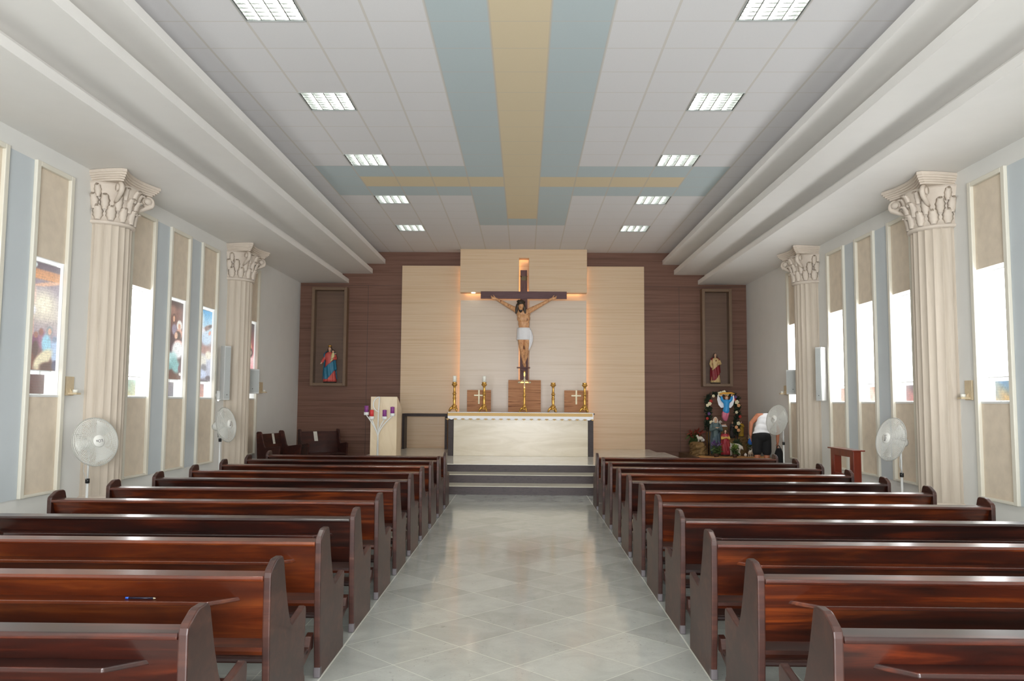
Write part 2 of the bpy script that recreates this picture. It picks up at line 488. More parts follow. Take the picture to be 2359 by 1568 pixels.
# ------------------------------------------------------------------ side walls with their window bays
PL = [(6.54,7.34),(7.84,8.64),(9.14,9.93),(11.45,12.25),(12.76,13.56),(14.03,14.83),(16.37,17.17)]
PR = [(6.66,7.46),(8.0,8.8),(9.30,10.09),(11.59,12.38),(12.86,13.62),(14.08,14.89),(16.40,17.18)]
ZF0, ZF1, ZO0, ZO1 = .445, 4.42, 1.63, 3.29
B = .075
def side_wall(sx, P, nm):
    X = sx*5.75; XO = sx*6.02
    mb = MB(); ys = [YB] + [q for a, b in P for q in (a+B, b-B)] + [YW+.3]
    mb.box(X, XO, YB, YW+.3, 0, ZO0); mb.box(X, XO, YB, YW+.3, ZO1, 5.9)
    for i in range(0, len(ys), 2): mb.box(X, XO, ys[i], ys[i+1], ZO0, ZO1)
    return struct(mb.build(nm, M['white']))
side_wall(-1, PL, 'wall_left'); side_wall(1, PR, 'wall_right')
tn = [4]
def trim(mb, mat, bevel=0):
    o = mb.build('trim_%d' % tn[0], mat, bevel=bevel, seg=2); tn[0] += 1
    return struct(o)
wn = [1]
def bays(sx, P):
    X = sx*5.75
    for i, (a, b) in enumerate(P):
        mb = MB()                                             # cream frame round the bay
        mb.box(X, X-sx*.05, a, a+B, ZF0, ZF1); mb.box(X, X-sx*.05, b-B, b, ZF0, ZF1)
        mb.box(X, X-sx*.05, a+B, b-B, ZF1-B*.8, ZF1); mb.box(X, X-sx*.05, a+B, b-B, ZF0, ZF0+.035)
        trim(mb, M['cream'], .008)
        mb = MB()                                             # tan stucco fields over and under the window
        mb.box(X, X-sx*.006, a+B, b-B, ZO1, ZF1-B*.8); mb.box(X, X-sx*.006, a+B, b-B, ZF0+.035, ZO0-.012)
        trim(mb, M['tan'])
        if i+1 < len(P):
            c = P[i+1][0]
            if c-b < .7:
                mb = MB(); mb.box(X, X-sx*.012, b+.004, c-.004, ZF0, ZF1-.012); trim(mb, M['blue'])
bays(-1, PL); bays(1, PR)

# the pictures on the window film
flesh = (.86,.66,.56)
def paint1():
    return painter([(0,(.36,.20,.16)),(.12,(.42,.26,.22)),(.3,(.62,.56,.62)),(.5,(.80,.76,.72)),(.72,(.66,.62,.66)),(.84,(.62,.56,.60)),(.85,(.86,.62,.42)),(.93,(.82,.58,.40)),(.94,(.44,.38,.42)),(1,(.36,.30,.36))],
      [(.5,.62,.38,.12,0,(.99,.96,.86),1.2),(.08,.70,.16,.12,0,(.98,.86,.80),.5),(.05,.83,.08,.035,0,(.50,.30,.24),.4),(.62,.815,.45,.018,9,(.93,.74,.62),.4),
       (.1,.55,.16,.05,0,(.97,.97,.98),.4),(.02,.36,.10,.16,0,(.95,.78,.70),.4),(.16,.36,.05,.16,0,(.93,.74,.66),.4),
       (.30,.26,.12,.08,0,(.50,.30,.42),.4),(.30,.325,.07,.03,0,(.66,.46,.40),.3),(.50,.29,.11,.09,0,(.62,.42,.52),.4),(.46,.355,.075,.035,0,(.60,.40,.34),.3),
       (.66,.24,.16,.10,20,(.62,.84,.92),.4),(.74,.375,.10,.045,0,(.56,.60,.62),.3),(.745,.37,.06,.03,0,(.88,.70,.60),.3),(.94,.20,.14,.12,0,(.66,.76,.88),.4),(.93,.30,.08,.03,0,(.50,.56,.66),.3),
       (.55,.10,.34,.07,28,(.90,.86,.72),.4),(.30,.20,.10,.07,0,(.36,.26,.24),.4),(.75,.03,.3,.05,0,(.34,.20,.14),.4),(.05,.08,.2,.1,0,(.52,.34,.28),.4),(.98,.05,.12,.05,0,(.20,.18,.34),.4),(.12,.97,.12,.03,0,(.86,.92,.90),.3)])
def paint3():
    return painter([(0,(.42,.26,.18)),(.08,(.36,.22,.18)),(.35,(.30,.22,.24)),(.6,(.40,.26,.24)),(.8,(.48,.32,.28)),(1,(.26,.18,.18))],
      [(.35,.88,.25,.06,0,(.60,.44,.38),.8),(.75,.86,.2,.06,20,(.50,.34,.30),.8),(.45,.78,.10,.06,0,(.34,.22,.18),.3),(.45,.775,.065,.04,0,(.86,.66,.54),.3),
       (.80,.70,.17,.07,0,(.93,.92,.90),.3),(.80,.69,.08,.035,0,(.84,.64,.52),.3),(.08,.73,.10,.07,0,(.46,.46,.42),.3),(.08,.72,.06,.035,0,(.80,.60,.50),.3),
       (.5,.64,.16,.07,0,(.58,.54,.62),.4),(.82,.60,.2,.06,0,(.86,.66,.58),.5),(.15,.62,.1,.05,60,(.80,.60,.48),.4),
       (.72,.57,.2,.055,0,(.30,.18,.14),.3),(.62,.565,.10,.045,20,(.90,.74,.64),.3),(.78,.47,.24,.04,0,(.94,.74,.70),.4),(.25,.47,.26,.12,0,(.26,.16,.20),.4),
       (.74,.38,.34,.11,0,(.95,.96,.96),.4),(.30,.24,.42,.10,12,(.72,.88,.88),.4),(.62,.18,.30,.09,-20,(.52,.74,.74),.5),(.2,.16,.24,.05,0,(.46,.68,.68),.5),(.9,.14,.09,.05,0,(.40,.24,.28),.4),(.95,.07,.09,.02,0,(.92,.90,.88),.2)])
def paint4():
    return painter([(0,(.44,.40,.42)),(.06,(.70,.72,.80)),(.3,(.78,.80,.86)),(.48,(.66,.54,.52)),(.6,(.74,.78,.84)),(.75,(.78,.90,.96)),(1,(.36,.68,.88))],
      [(.15,.85,.25,.1,30,(.90,.97,1.),.9),(.08,.80,.10,.05,0,(.86,.62,.62),.3),(.7,.76,.34,.035,14,(.62,.54,.52),.5),(.9,.79,.16,.02,10,(.38,.32,.32),.4),
       (.25,.68,.34,.10,-20,(.94,.96,.99),.4),(.6,.60,.36,.09,0,(.80,.88,.95),.5),(.86,.69,.10,.03,20,(.90,.66,.60),.3),(.55,.44,.40,.05,0,(.72,.58,.54),.6),
       (.8,.37,.22,.06,0,(.94,.91,.84),.5),(.4,.28,.28,.09,0,(.92,.91,.86),.6),(.5,.19,.2,.05,0,(.56,.56,.58),.6),(.3,.10,.4,.06,0,(.80,.85,.95),.5),(.85,.05,.2,.03,0,(.40,.36,.40),.4)])
def paint5():
    return painter([(0,(.36,.26,.26)),(.3,(.93,.66,.68)),(.42,(.96,.80,.80)),(.55,(.70,.24,.28)),(.8,(.40,.20,.20)),(1,(.18,.14,.15))],
      [(.55,.68,.3,.06,-40,(.86,.66,.52),.4),(.4,.86,.2,.04,0,(.84,.66,.56),.4),(.6,.52,.3,.08,0,(.20,.14,.14),.3),(.6,.52,.18,.05,0,(.82,.74,.66),.3)])
def bright(u, v): return (1, 1, 1)
def patch(c0, c1):
    return lambda u, v: tuple(a+(b-a)*min(1, max(0, v*.9+.35*sin(9*u+5*v)*.5)) for a, b in zip(c0, c1))
lowL = {1: patch((.34,.20,.16),(.42,.30,.30)), 2: patch((.80,.78,.60),(.62,.76,.72)), 3: patch((.42,.42,.46),(.58,.54,.56)), 4: patch((.84,.60,.52),(.60,.48,.50)), 5: patch((.6,.62,.66),(.5,.52,.56)), 0: patch((.4,.3,.3),(.5,.4,.4))}
lowR = {1: patch((.84,.70,.46),(.36,.58,.74)), 2: patch((.80,.50,.48),(.44,.36,.40)), 3: patch((.98,.92,.86),(.86,.62,.52)), 4: patch((.96,.78,.70),(.84,.58,.50)), 5: patch((.95,.95,.98),(.95,.96,1.)), 0: patch((.4,.5,.7),(.4,.5,.7))}
def windows(sx, P, side):
    X = sx*5.75
    for i, (a, b) in enumerate(P[1:]):
        y0, y1 = a+B, b-B
        w = struct(bpy.data.objects.new('window_%d' % wn[0], None)); wn[0] += 1; COL.objects.link(w)
        mb = MB()                                             # white frame lining and sill at the outer face
        xo = sx*5.98
        mb.box(xo, xo+sx*.03, y0, y0+.03, ZO0, ZO1); mb.box(xo, xo+sx*.03, y1-.03, y1, ZO0, ZO1); mb.box(xo, xo+sx*.03, y0+.03, y1-.03, ZO1-.03, ZO1)
        mb.box(xo, xo+sx*.03, y0+.03, y1-.03, ZO0, ZO0+.03)
        mb.build('window_frame', M['whitemetal'], w)
        mb = MB(); mb.box(X-sx*.012, X+sx*.26, y0, y1, ZO0-.014, ZO0+.012); mb.build('window_sill', M['whitemetal'], w)
        mb = MB(); mb.box(X+sx*.262, X+sx*.268, y0+.03, y1-.03, ZO0+.03, ZO1-.03)
        strong = sx > 0 or i == 2
        mb.build('window_glass', M['daylight_soft'], w)
        mb = MB()                                             # the tilted upper sash, nearer the room
        xs = X+sx*.045
        mb.box(xs, xs+sx*.02, y0+.012, y0+.03, 1.945, 3.235); mb.box(xs, xs+sx*.02, y1-.075, y1-.057, 1.945, 3.235)
        mb.box(xs, xs+sx*.02, y0+.03, y1-.075, 1.93, 1.945); mb.box(xs, xs+sx*.02, y0+.03, y1-.075, 3.235, 3.25)
        mb.build('sash', M['whitemetal'], w)
        fn = {1: paint1, 3: paint3, 4: paint4, 5: paint5}.get(i) if sx < 0 else None
        if fn:
            o = vcol_mesh('printed_film', X+sx*.03, y0+.006, y1-.022, 1.94, 3.235, fn(), -sx, parent=w)
        else:
            mb = MB(); mb.box(X+sx*.042, X+sx*.05, y0+.03, y1-.075, 1.945, 3.235); mb.build('frosted_pane', M['daylight'] if strong else M['daylight_soft'], w)
        vcol_mesh('lower_film', X+sx*.09, y0+.004, y0+.50, ZO0+.025, 1.89, (lowL if sx < 0 else lowR)[i], -sx, 20, 12, parent=w, mirror=sx > 0)
windows(-1, PL, 'L'); windows(1, PR, 'R')

# ------------------------------------------------------------------ half columns with acanthus capitals
def column(sx, yc, R):
    X = sx*5.75
    root = struct(bpy.data.objects.new('column', None)); COL.objects.link(root); root.location = (X, yc, 0)
    root.rotation_euler = (0, 0, pi if sx > 0 else 0)
    nf = 22
    mb = MB()
    def flute(t, r, z): return r - (.020 if .34 < z < 3.96 else 0)*abs(sin(nf*t/2))**.7
    zs = [0, .3, .345, .36, 1., 2., 3., 3.93, 3.95, 3.99]
    mb.lathe([(R, z) for z in zs], n=nf*8, a0=-pi/2, a1=pi/2, fn=flute)
    mb.build('shaft', M['column'], root)
    mb = MB(); mb.lathe([(R,0),(R+.09,0),(R+.09,.12),(R+.06,.14),(R+.085,.18),(R+.06,.24),(R+.03,.26),(R+.045,.30),(R+.005,.33),(R,.33)], n=40, a0=-pi/2, a1=pi/2)
    mb.build('base', M['capital'], root, )
    mb = MB()                                                 # astragal, bell
    mb.lathe([(R-.01,3.94),(R+.03,3.95),(R+.04,3.97),(R+.03,3.99),(R+.012,3.995),(R+.012,4.1),(R+.03,4.3),(R+.075,4.46),(R+.09,4.5),(R-.1,4.5)], n=48, a0=-pi/2, a1=pi/2)
    mb.build('bell', M['capital'], root)
    # leaves: two staggered rows and the small upper row
    def leaf(mb, t, z0, h, w, curl, r0):
        n = 9; rows = []
        for i in range(n):
            s = i/(n-1)
            zz = z0 + h*(s if s < .85 else .85 + (s-.85)*.2) - (.035*max(0, s-.86)/.14 if s > .86 else 0)
            rr = r0 + .07*(zz-4.0)/.5*.5 + curl*s**3
            ww = w*(.75+.55*sin(pi*min(1, s*1.05))**.8)*(1-.55*s**4)
            if i % 2: ww *= .84
            rows.append((rr, zz, ww))
        vs = []; fs = []
        for rr, zz, ww in rows:
            for k, (q, dr) in enumerate(((-1,-.012),(-.5,.012),(0,.028),(.5,.012),(1,-.012))):
                a = t + q*ww/rr
                vs.append(((rr+dr)*cos(a), (rr+dr)*sin(a), zz))
        for rr, zz, ww in rows:
            a = t; vs.append(((rr-.03)*cos(a), (rr-.03)*sin(a), zz))
        for i in range(n-1):
            for k in range(4): fs.append((i*5+k, i*5+k+1, (i+1)*5+k+1, (i+1)*5+k))
            b = n*5
            fs.append((i*5, (i+1)*5, b+i+1, b+i)); fs.append((i*5+4, b+i, b+i+1, (i+1)*5+4))
        fs.append(tuple((n-1)*5+k for k in range(5))[::-1])
        mb.add(vs, fs, True)
    nl = 7
    for i in range(nl):
        t = -pi/2 + pi*(i+.5)/nl; mb = MB(); leaf(mb, t, 4.0, .23, .062, .05, R+.02); mb.build('acanthus_leaf', M['capital'], root)
    for i in range(nl+1):
        t = -pi/2 + pi*(i)/nl
        t = max(-pi/2+.1, min(pi/2-.1, t)); mb = MB(); leaf(mb, t, 4.14, .24, .055, .075, R+.025); mb.build('acanthus_leaf', M['capital'], root)
    for i in range(nl):
        t = -pi/2 + pi*(i+.5)/nl
        if abs(abs(t)-pi/4) < .17: continue
        mb = MB(); leaf(mb, t, 4.30, .20, .045, .075, R+.03); mb.build('acanthus_leaf', M['capital'], root)
    # corner volutes
    for sg in (-1, 1):
        mb = MB(); a = sg*pi/4
        d = Vector((cos(a), sin(a), 0)); tn_ = Vector((-sin(a), cos(a), 0))
        pts = []; rad = []
        for i in range(30):
            s = i/29; th = -pi*.55 + s*pi*3.1; rr = .085*(1-.62*s)
            pts.append(d*(R+.20+rr*cos(th)) + Vector((0,0,4.41+rr*sin(th)))); rad.append(.034*(1-.4*s))
        mb.tube([d*(R+.03)+Vector((0,0,4.25)), d*(R+.10)+Vector((0,0,4.28))]+pts[3:], [.02,.03]+rad[3:], 8)
        for q in (-1, 1): mb.lathe([(.0,-.012),(.05,-.012),(.05,.012),(0,.012)], n=14, M=Matrix.Translation(d*(R+.20)+Vector((0,0,4.42))+tn_*q*.035) @ tn_.to_track_quat('Z','Y').to_matrix().to_4x4())
        mb.build('volute', M['capital'], root)
    # abacus with hollow sides and cut corners
    mb = MB(); c = R+.155; k = .085
    def ab(c, k):
        pts = [(0,-c)]
        f = lambda p, q, n=8: [(p[0]+(q[0]-p[0])*i/n, p[1]+(q[1]-p[1])*i/n) for i in range(n+1)]
        out = [(-.02,-c+k)]
        for i in range(1, 9): s = i/8; out.append((s*(c-k*.6), -c + k*(1-s)**2))          # near side, hollow
        out.append((c-k*.1, -c+k*.5))
        for i in range(0, 17): s = i/16; out.append((c-k*(1-(2*s-1)**2)-.02, -c+k*.9 + s*2*(c-k*.9)))
        out.append((c-k*.1, c-k*.5))
        for i in range(8, 0, -1): s = i/8; out.append((s*(c-k*.6), c - k*(1-s)**2))
        out.append((-.02, c-k))
        return out
    for (z0, z1, g) in ((4.50,4.525,-.045),(4.525,4.55,-.022),(4.55,4.575,0),(4.575,4.605,.02),(4.605,4.645,.035)):
        mb.prism(ab(c+g, k), 2, z0, z1)
    mb.build('abacus', M['capital'], root)
    return root
column(-1, 10.78, .345); column(-1, 15.70, .36); column(1, 10.86, .37); column(1, 15.73, .345)

# ------------------------------------------------------------------ altar wall
mb = MB(); mb.box(XL-.05, XR+.05, YW, YW+.25, 0, 5.7)
ho = mb
struct(mb.build('wall_back', M['brown']))
mb = MB()
for x in (-3.99, 4.03): mb.box(x-.004, x+.004, YW-.003, YW+.01, .0, 4.6)
mb.box(-5.75, -3.12, YW-.003, YW+.01, 4.585, 4.592); mb.box(3.14, 5.75, YW-.003, YW+.01, 4.585, 4.592)
struct(mb.build('trim_%d' % tn[0], paint('panel_joint', srgb(58,42,36), .5))); tn[0] += 1
# beige field, then the raised boards in front of it
mb = MB(); mb.box(-3.105, 3.125, YW-.08, YW, ZP, 5.10); mb.box(-.5, .6, YW-.08, YW, 5.10, ZC-.004)
trim(mb, M['beige'], .003)
yb0, yb1 = YW-.26, YW-.20; boards = []
for x0, x1 in ((-1.575, -.085), (.185, 1.63)):
    mb = MB(); mb.box(x0, x1, yb0, yb1, ZP, 4.185); boards.append(trim(mb, M['beige_daylit'], .002))
# upper box with a slot for the head of the cross
mb = MB()
mb.box(-1.575, -.088, YW-.46, YW-.16, 4.365, ZC-.004); mb.box(.165, 1.63, YW-.46, YW-.16, 4.365, ZC-.004); mb.box(-.088, .165, YW-.46, YW-.16, 5.245, ZC-.004)
upper = trim(mb, M['beige'], .002)
# warm light strips behind the board edges
def led(x0, x1, y0, y1, z0, z1, board):
    mb = MB(); mb.box(x0, x1, y0, y1, z0, z1)
    return mb.build('light_strip', M['led'], board)
led(-1.50, -1.485, YW-.19, YW-.17, ZP+.1, 4.15, boards[0])
led(1.54, 1.555, YW-.19, YW-.17, ZP+.1, 4.15, boards[1])
led(-.135, -.12, YW-.19, YW-.17, ZP+.6, 4.1, boards[0])
led(-1.49, -1.475, YW-.15, YW-.12, 4.45, 5.05, upper)
led(1.53, 1.545, YW-.15, YW-.12, 4.45, 5.05, upper)
led(-.14, -.125, YW-.15, YW-.12, 4.42, 5.22, upper)
led(-1.45, 1.5, YW-.15, YW-.12, 4.385, 4.395, upper)
led(-.08, .15, YW-.15, YW-.12, 5.262, 5.272, upper)
mb = MB(); mb.lathe([(.0,0),(.05,0),(.05,.012),(.0,.012)], n=14, c=(-1.24, YW-.40, 4.348)); o = mb.build('spot_lamp', glow('small_spot', (1,.93,.8,1), 6)); tag(o, 'small round spot lamp under the upper altar wall box', 'lamp')

# niches
def niche(x0, x1, z0, z1, lab):
    r = thing('wall_niche', lab, 'niche', ((x0+x1)/2, YW, z0))
    cx = (x0+x1)/2; w = (x1-x0)/2; h = z1-z0; b = .075
    mb = MB()
    mb.box(-w, -w+b, -.25, 0, 0, h); mb.box(w-b, w, -.25, 0, 0, h); mb.box(-w+b, w-b, -.25, 0, h-b, h); mb.box(-w+b, w-b, -.25, 0, 0, b)
    mb.build('frame', M['niche_frame'], r, bevel=.004, seg=1)
    mb = MB(); mb.box(-w+b, w-b, -.012, -.001, b, h-b); mb.build('back_panel', M['niche'], r)
    return r
niche(-5.386, -4.481, 1.985, 4.51, 'tall brown framed wall niche holding the blue robed statue')
niche(4.565, 5.32, 2.03, 4.51, 'tall brown framed wall niche holding the red robed statue')

# entrance wall behind the camera, with its open doorway to daylight
mb = MB(); mb.box(-6.2, -2.0, YB-.25, YB, 0, 5.7); mb.box(2.0, 6.2, YB-.25, YB, 0, 5.7); mb.box(-2.0, 2.0, YB-.25, YB, 3.1, 5.7)
struct(mb.build('wall_front', M['white']))

# ------------------------------------------------------------------ sanctuary platform and steps
mb = MB(); mb.box(-3.345, 3.225, 15.10, YW-.002, 0, ZP-.012); mb.box(3.225, 3.405, 15.10, 19.19, 0, ZP-.012); struct(mb.build('platform_slab', M['granite']))
mb = MB(); mb.box(-3.36, 3.24, 15.085, YW-.002, ZP-.012, ZP); mb.box(3.24, 3.42, 15.085, 19.2, ZP-.012, ZP); struct(mb.build('floor_platform', M['platform'], bevel=.004))
def step(y0, y1, z):
    o = struct(bpy.data.objects.new('trim_%d' % tn[0], None)); tn[0] += 1; COL.objects.link(o)
    mb = MB(); mb.box(-1.95, 2.0, y0, y1, 0, z-.010); mb.build('riser', M['granite'], o)
    mb = MB(); mb.box(-1.96, 2.01, y0-.012, y1, z-.010, z); mb.build('tread', M['tread'], o, bevel=.004)
step(13.93, 14.49, .147); step(14.49, 15.10, .293)

# ------------------------------------------------------------------ recessed ceiling lights
side = {-4: 'ambo', 4: 'crib'}
order = {15: 'nearest the altar wall', 11: 'second from the altar wall', 7: 'third from the altar wall', 3: 'fourth from the altar wall', -1: 'fifth from the altar wall', -5: 'sixth from the altar wall', -9: 'seventh from the altar wall'}
proto = None
def make_troffer(nt, name):
    r = thing('ceiling_light', '', 'ceiling light')
    h = .3125; mb = MB()
    mb.box(-h, -h+.012, -h, h, -.006, .11); mb.box(h-.012, h, -h, h, -.006, .11); mb.box(-h+.012, h-.012, -h, -h+.012, -.006, .11); mb.box(-h+.012, h-.012, h-.012, h, -.006, .11)
    mb.box(-h, h, -h, h, .11, .125)
    mb.build('housing', M['reflector'], r)
    for i in nt:
        x = -.21 + .14*i
        mb = MB(); mb.tube([(x,-.28,.065),(x,.28,.065)], .013, 8); mb.build('fluorescent_tube', M['tube'], r)
    mb = MB()
    for i in range(5):
        x = -h+.02 + (2*h-.04)*i/4
        mb.box(x-.006, x+.006, -h+.014, h-.014, 0, .05)
    for i in range(8):
        y = -h+.02 + (2*h-.04)*i/7
        mb.box(-h+.014, h-.014, y-.005, y+.005, .002, .048)
    mb.build('louver', M['chrome'], r)
    return r
protoA = make_troffer((0,1,2,3), 'a')
first = True
for c in (-4, 4):
    for k in (15, 11, 7, 3, -1, -5, -9):
        o = protoA if first else copy_tree(protoA); first = False
        o.location = (c*S, Y0+(k+.5)*S, ZC)
        if k == 15:
            for ch in [x for x in SC.objects if x.parent == o and x.name.startswith('fluorescent_tube')]:
                ch.material_slots[0].link = 'OBJECT'; ch.material_slots[0].material = M['tube_dim']
        o['label'] = 'louvered ceiling light over the %s side, %s' % (side[c], order[k]); o['group'] = 'recessed ceiling lights'

# ------------------------------------------------------------------ pews
def make_pew(L):
    r = thing('pew', '', 'pew', group='wooden pews in two blocks')
    prof = [(0,0),(-.028,.25),(-.045,.5),(-.05,.77),(-.045,.792),(-.028,.806),(.03,.834),(.055,.84),(.12,.84),(.142,.832),(.155,.812),(.205,.66),(.255,.545),(.30,.475),(.318,.462),(.338,.463),(.53,.492),(.552,.497),(.572,.488),(.58,.468),(.572,.36),(.562,.25),(.566,.14),(.586,.12),(.59,0)]
    T = .036
    for x in (0, L-T):
        mb = MB(); mb.prism(prof, 0, x, x+T); mb.build('end_panel', M['pew_post'], r, bevel=.006, seg=2)
    mb = MB(); mb.prism([(-.052,.752),(-.056,.764),(-.048,.776),(.045,.782),(.06,.772),(.056,.754)], 0, T, L-T); mb.build('top_rail', M['pew'], r, bevel=.004)
    mb = MB(); mb.prism([(-.022,.755),(.006,.755),(.108,.46),(.08,.46)], 0, T, L-T); mb.build('backrest', M['pew'], r)
    mb = MB(); mb.prism([(T+.10,.035),(T+.24,-.085),(L-T-.24,-.085),(L-T-.10,.035)], 2, .648, .668); mb.build('book_ledge', M['pew'], r, bevel=.005)
    mb = MB(); mb.prism([(.07,.385),(.065,.402),(.07,.42),(.52,.435),(.545,.425),(.545,.405),(.52,.40)], 0, T, L-T); mb.build('seat', M['pew'], r)
    for q in (.5, ):
        mb = MB(); mb.prism([(.09,0),(.09,.39),(.48,.40),(.44,0)], 0, L*q-.015, L*q+.015); mb.build('middle_support', M['pew'], r)
    k = bpy.data.objects.new('kneeler', None); 
    mb = MB(); mb.box(T+.004, L-T-.004, -.30, -.12, .170, .205); kn = mb.build('kneeler', M['pew_post'], r, bevel=.01)
    bpy.data.objects.remove(k)
    for x in (T+.004, L-T-.039):
        mb = MB(); mb.prism([(-.29,0),(-.25,0),(-.235,.12),(-.06,.17),(-.015,.17),(-.012,.26),(-.07,.25),(-.10,.20),(-.27,.168)], 0, x, x+.035); mb.build('kneeler_bracket', M['pew_post'], kn, bevel=.004)
    for x in (.0, L-T):
        mb = MB(); mb.box(x-.002, x+T+.002, -.012, .03, 0, .06); mb.build('foot_block', M['darkgrey'], r, bevel=.006)
    return r
ordn = ['closest to the altar steps', 'second from the altar steps', 'third from the altar steps', 'fourth from the altar steps', 'fifth from the altar steps', 'sixth from the altar steps', 'seventh from the altar steps', 'eighth from the altar steps', 'ninth from the altar steps', 'tenth from the altar steps', 'eleventh from the altar steps']
proto = make_pew(2.70); first = True
def repaint(o, m):
    for ch in [x for x in SC.objects if x.parent == o]:
        for sl in ch.material_slots:
            if sl.material in (M['pew'], M['pew_deep'], M['pew_light']): sl.link = 'OBJECT'; sl.material = m
for sx in (-1, 1):
    for n in range(-3, 8):
        o = proto if first else copy_tree(proto); first = False
        y = (5.621 if sx < 0 else 5.67) + .9141*n
        o.location = (-1.104-2.70 if sx < 0 else 1.151, y, 0)
        i = 7-n
        look = 'dark varnished'
        m = M['pew'] if (n*7+sx*3) % 3 and n > -3 else M['pew_deep']
        if sx < 0 and n in (-2, -1): m = M['pew_light']; look = 'orange brown varnished'
        repaint(o, m)
        o['label'] = '%s pew, %s, on the %s side of the aisle' % (look, ordn[i], 'ambo' if sx < 0 else 'crib')

# pen lying on the book ledge
p = thing('pen', 'dark blue ballpoint pen lying on a pew book ledge', 'pen', (-1.70, 5.621-.9141*2-.055, .669))
mb = MB(); mb.tube([(-.06,0,.005),(.055,0,.005)], .0045, 8); mb.build('barrel', paint('navy_plastic', srgb(20,22,44), .3), p)
mb = MB(); mb.tube([(-.075,0,.005),(-.06,0,.005)], .005, 8); mb.build('cap', paint('blue_plastic', srgb(40,90,190), .3), p)
mb = MB(); mb.tube([(.055,0,.005),(.066,0,.005)], [.0045,.001], 8); mb.build('tip', M['silver'], p)

# ------------------------------------------------------------------ altar and things on it
a = thing('altar', 'long cream marble altar with dark stone ends', 'altar', (-.01, 17.4, ZP))
mb = MB(); mb.box(-1.46, 1.46, 0, .75, 0, .93); mb.build('body', M['marble'], a, bevel=.003)
for x in (-1.575, 1.465):
    mb = MB(); mb.box(x, x+.11, -.02, .80, 0, .90); mb.build('end_slab', M['granite'], a, bevel=.003)
mb = MB(); mb.box(-1.60, 1.60, -.04, .84, .90, .935); mb.build('top_slab', M['granite'], a, bevel=.004)
cl = thing('altar_cloth', 'white altar cloth with a gold band and scalloped hem', 'cloth', (-.01, 17.4, ZP))
mb = MB(); mb.box(-1.585, 1.575, -.052, .85, .936, .942); mb.box(-1.585, 1.575, -.052, -.047, .80, .936); mb.build('linen', M['whitecloth'], cl)
mb = MB(); mb.box(-1.585, 1.555, -.060, -.053, .858, .930); mb.build('gold_band', M['goldcloth'], cl)
mb = MB(); n = 19; w = 3.14/n
for i in range(n):
    x = -1.585+w*i
    pts = [(x, .862)] + [(x+w*j/10, .832-.050*sin(pi*j/10)) for j in range(11)] + [(x+w, .862)]
    mb.prism(pts, 1, -.0665, -.0605)
mb.build('scalloped_hem', M['whitecloth'], cl)
mb = MB()
for i in range(n+1):
    x = -1.585+w*i
    mb.prism([(x-.05,.80),(x+.05,.80),(x,.772)], 1, -.0595, -.0535)
mb.box(-1.585, 1.555, -.0595, -.0535, .796, .806)
mb.build('gold_trim', M['goldcloth'], cl)
ZA = ZP+.943
def candlestick(x, y, lab, candle, grp='gilt candlesticks on the altar'):
    r = thing('candlestick', lab, 'candlestick', (x, y, ZA), group=grp)
    mb = MB(); P = [(.0,.05),(.075,.055),(.07,.075),(.05,.10),(.058,.125),(.062,.135),(.034,.16),(.028,.19),(.036,.24),(.03,.27),(.038,.30),(.04,.31),(.03,.325),(.033,.38),(.042,.39),(.045,.40),(.034,.42),(.026,.46),(.024,.53),(.028,.56),(.05,.585),(.062,.60),(.066,.612),(.05,.62),(.05,.65),(.054,.66),(.0,.66)]
    mb.lathe(P, n=20); mb.build('stem', M['gold'], r)
    for k in range(3):
        t = k*2*pi/3 - pi/2 + .6
        mb = MB(); d = Vector((cos(t), sin(t), 0))
        mb.tube([d*.03+Vector((0,0,.10)), d*.07+Vector((0,0,.085)), d*.095+Vector((0,0,.05)), d*.105+Vector((0,0,.018))], [.03,.03,.026,.018], 8); mb.ball(d*.11+Vector((0,0,.02)), .02, 8, 6); mb.build('foot', M['gold'], r)
    if candle:
        c = thing('candle', 'thick white candle on ' + candle, 'candle', (x, y, ZA+.66), group='white candles on the altar candlesticks')
        mb = MB(); mb.lathe([(.0,0),(.04,0),(.04,.13),(.036,.138),(.0,.132)], n=18); mb.build('wax_body', M['wax'], c)
        mb = MB(); mb.tube([(0,0,.13),(.002,0,.15)], .002, 6); mb.build('wick', M['black'], c)
    return r
ya = 17.75
candlestick(-1.49, ya, 'gilt candlestick with a white candle at the altar end by the ambo', 'the candlestick at the altar end')
candlestick(-.83, ya, 'gilt candlestick with a white candle before the smaller cross panel', 'the second altar candlestick')
candlestick(.705, ya, 'empty gilt candlestick between the tall wood panel and the crib side panel', None)
candlestick(1.405, ya, 'empty gilt candlestick at the altar end nearer the crib', None)
# standing altar cross
r = thing('altar_cross', 'gilt standing crucifix at the middle of the altar', 'cross', (.066, ya, ZA))
mb = MB(); mb.lathe([(.0,.05),(.06,.055),(.055,.08),(.038,.11),(.044,.13),(.028,.16),(.022,.2),(.03,.26),(.022,.30),(.032,.36),(.036,.37),(.024,.40),(.02,.47),(.026,.50),(.018,.53),(.0,.54)], n=18); mb.build('stem', M['gold'], r)
for k in range(3):
    t = k*2*pi/3 - pi/2 + .5; d = Vector((cos(t), sin(t), 0)); mb = MB()
    mb.tube([d*.02+Vector((0,0,.10)), d*.07+Vector((0,0,.08)), d*.10+Vector((0,0,.018))], [.028,.026,.018], 8); mb.ball(d*.105+Vector((0,0,.02)), .02, 8, 6); mb.build('foot', M['gold'], r)
mb = MB(); mb.box(-.014, .014, -.012, .012, .52, .90); mb.box(-.13, .13, -.012, .012, .645, .68); mb.ball((0,0,.905), .02, 8, 6)
mb.build('cross_beam', M['gold'], r, bevel=.004)
for x in (-.115, .115):
    mb = MB(); mb.ball((x,-.004,.662), (.034,.018,.022), 10, 6); mb.build('arm_cap', M['silver'], r)
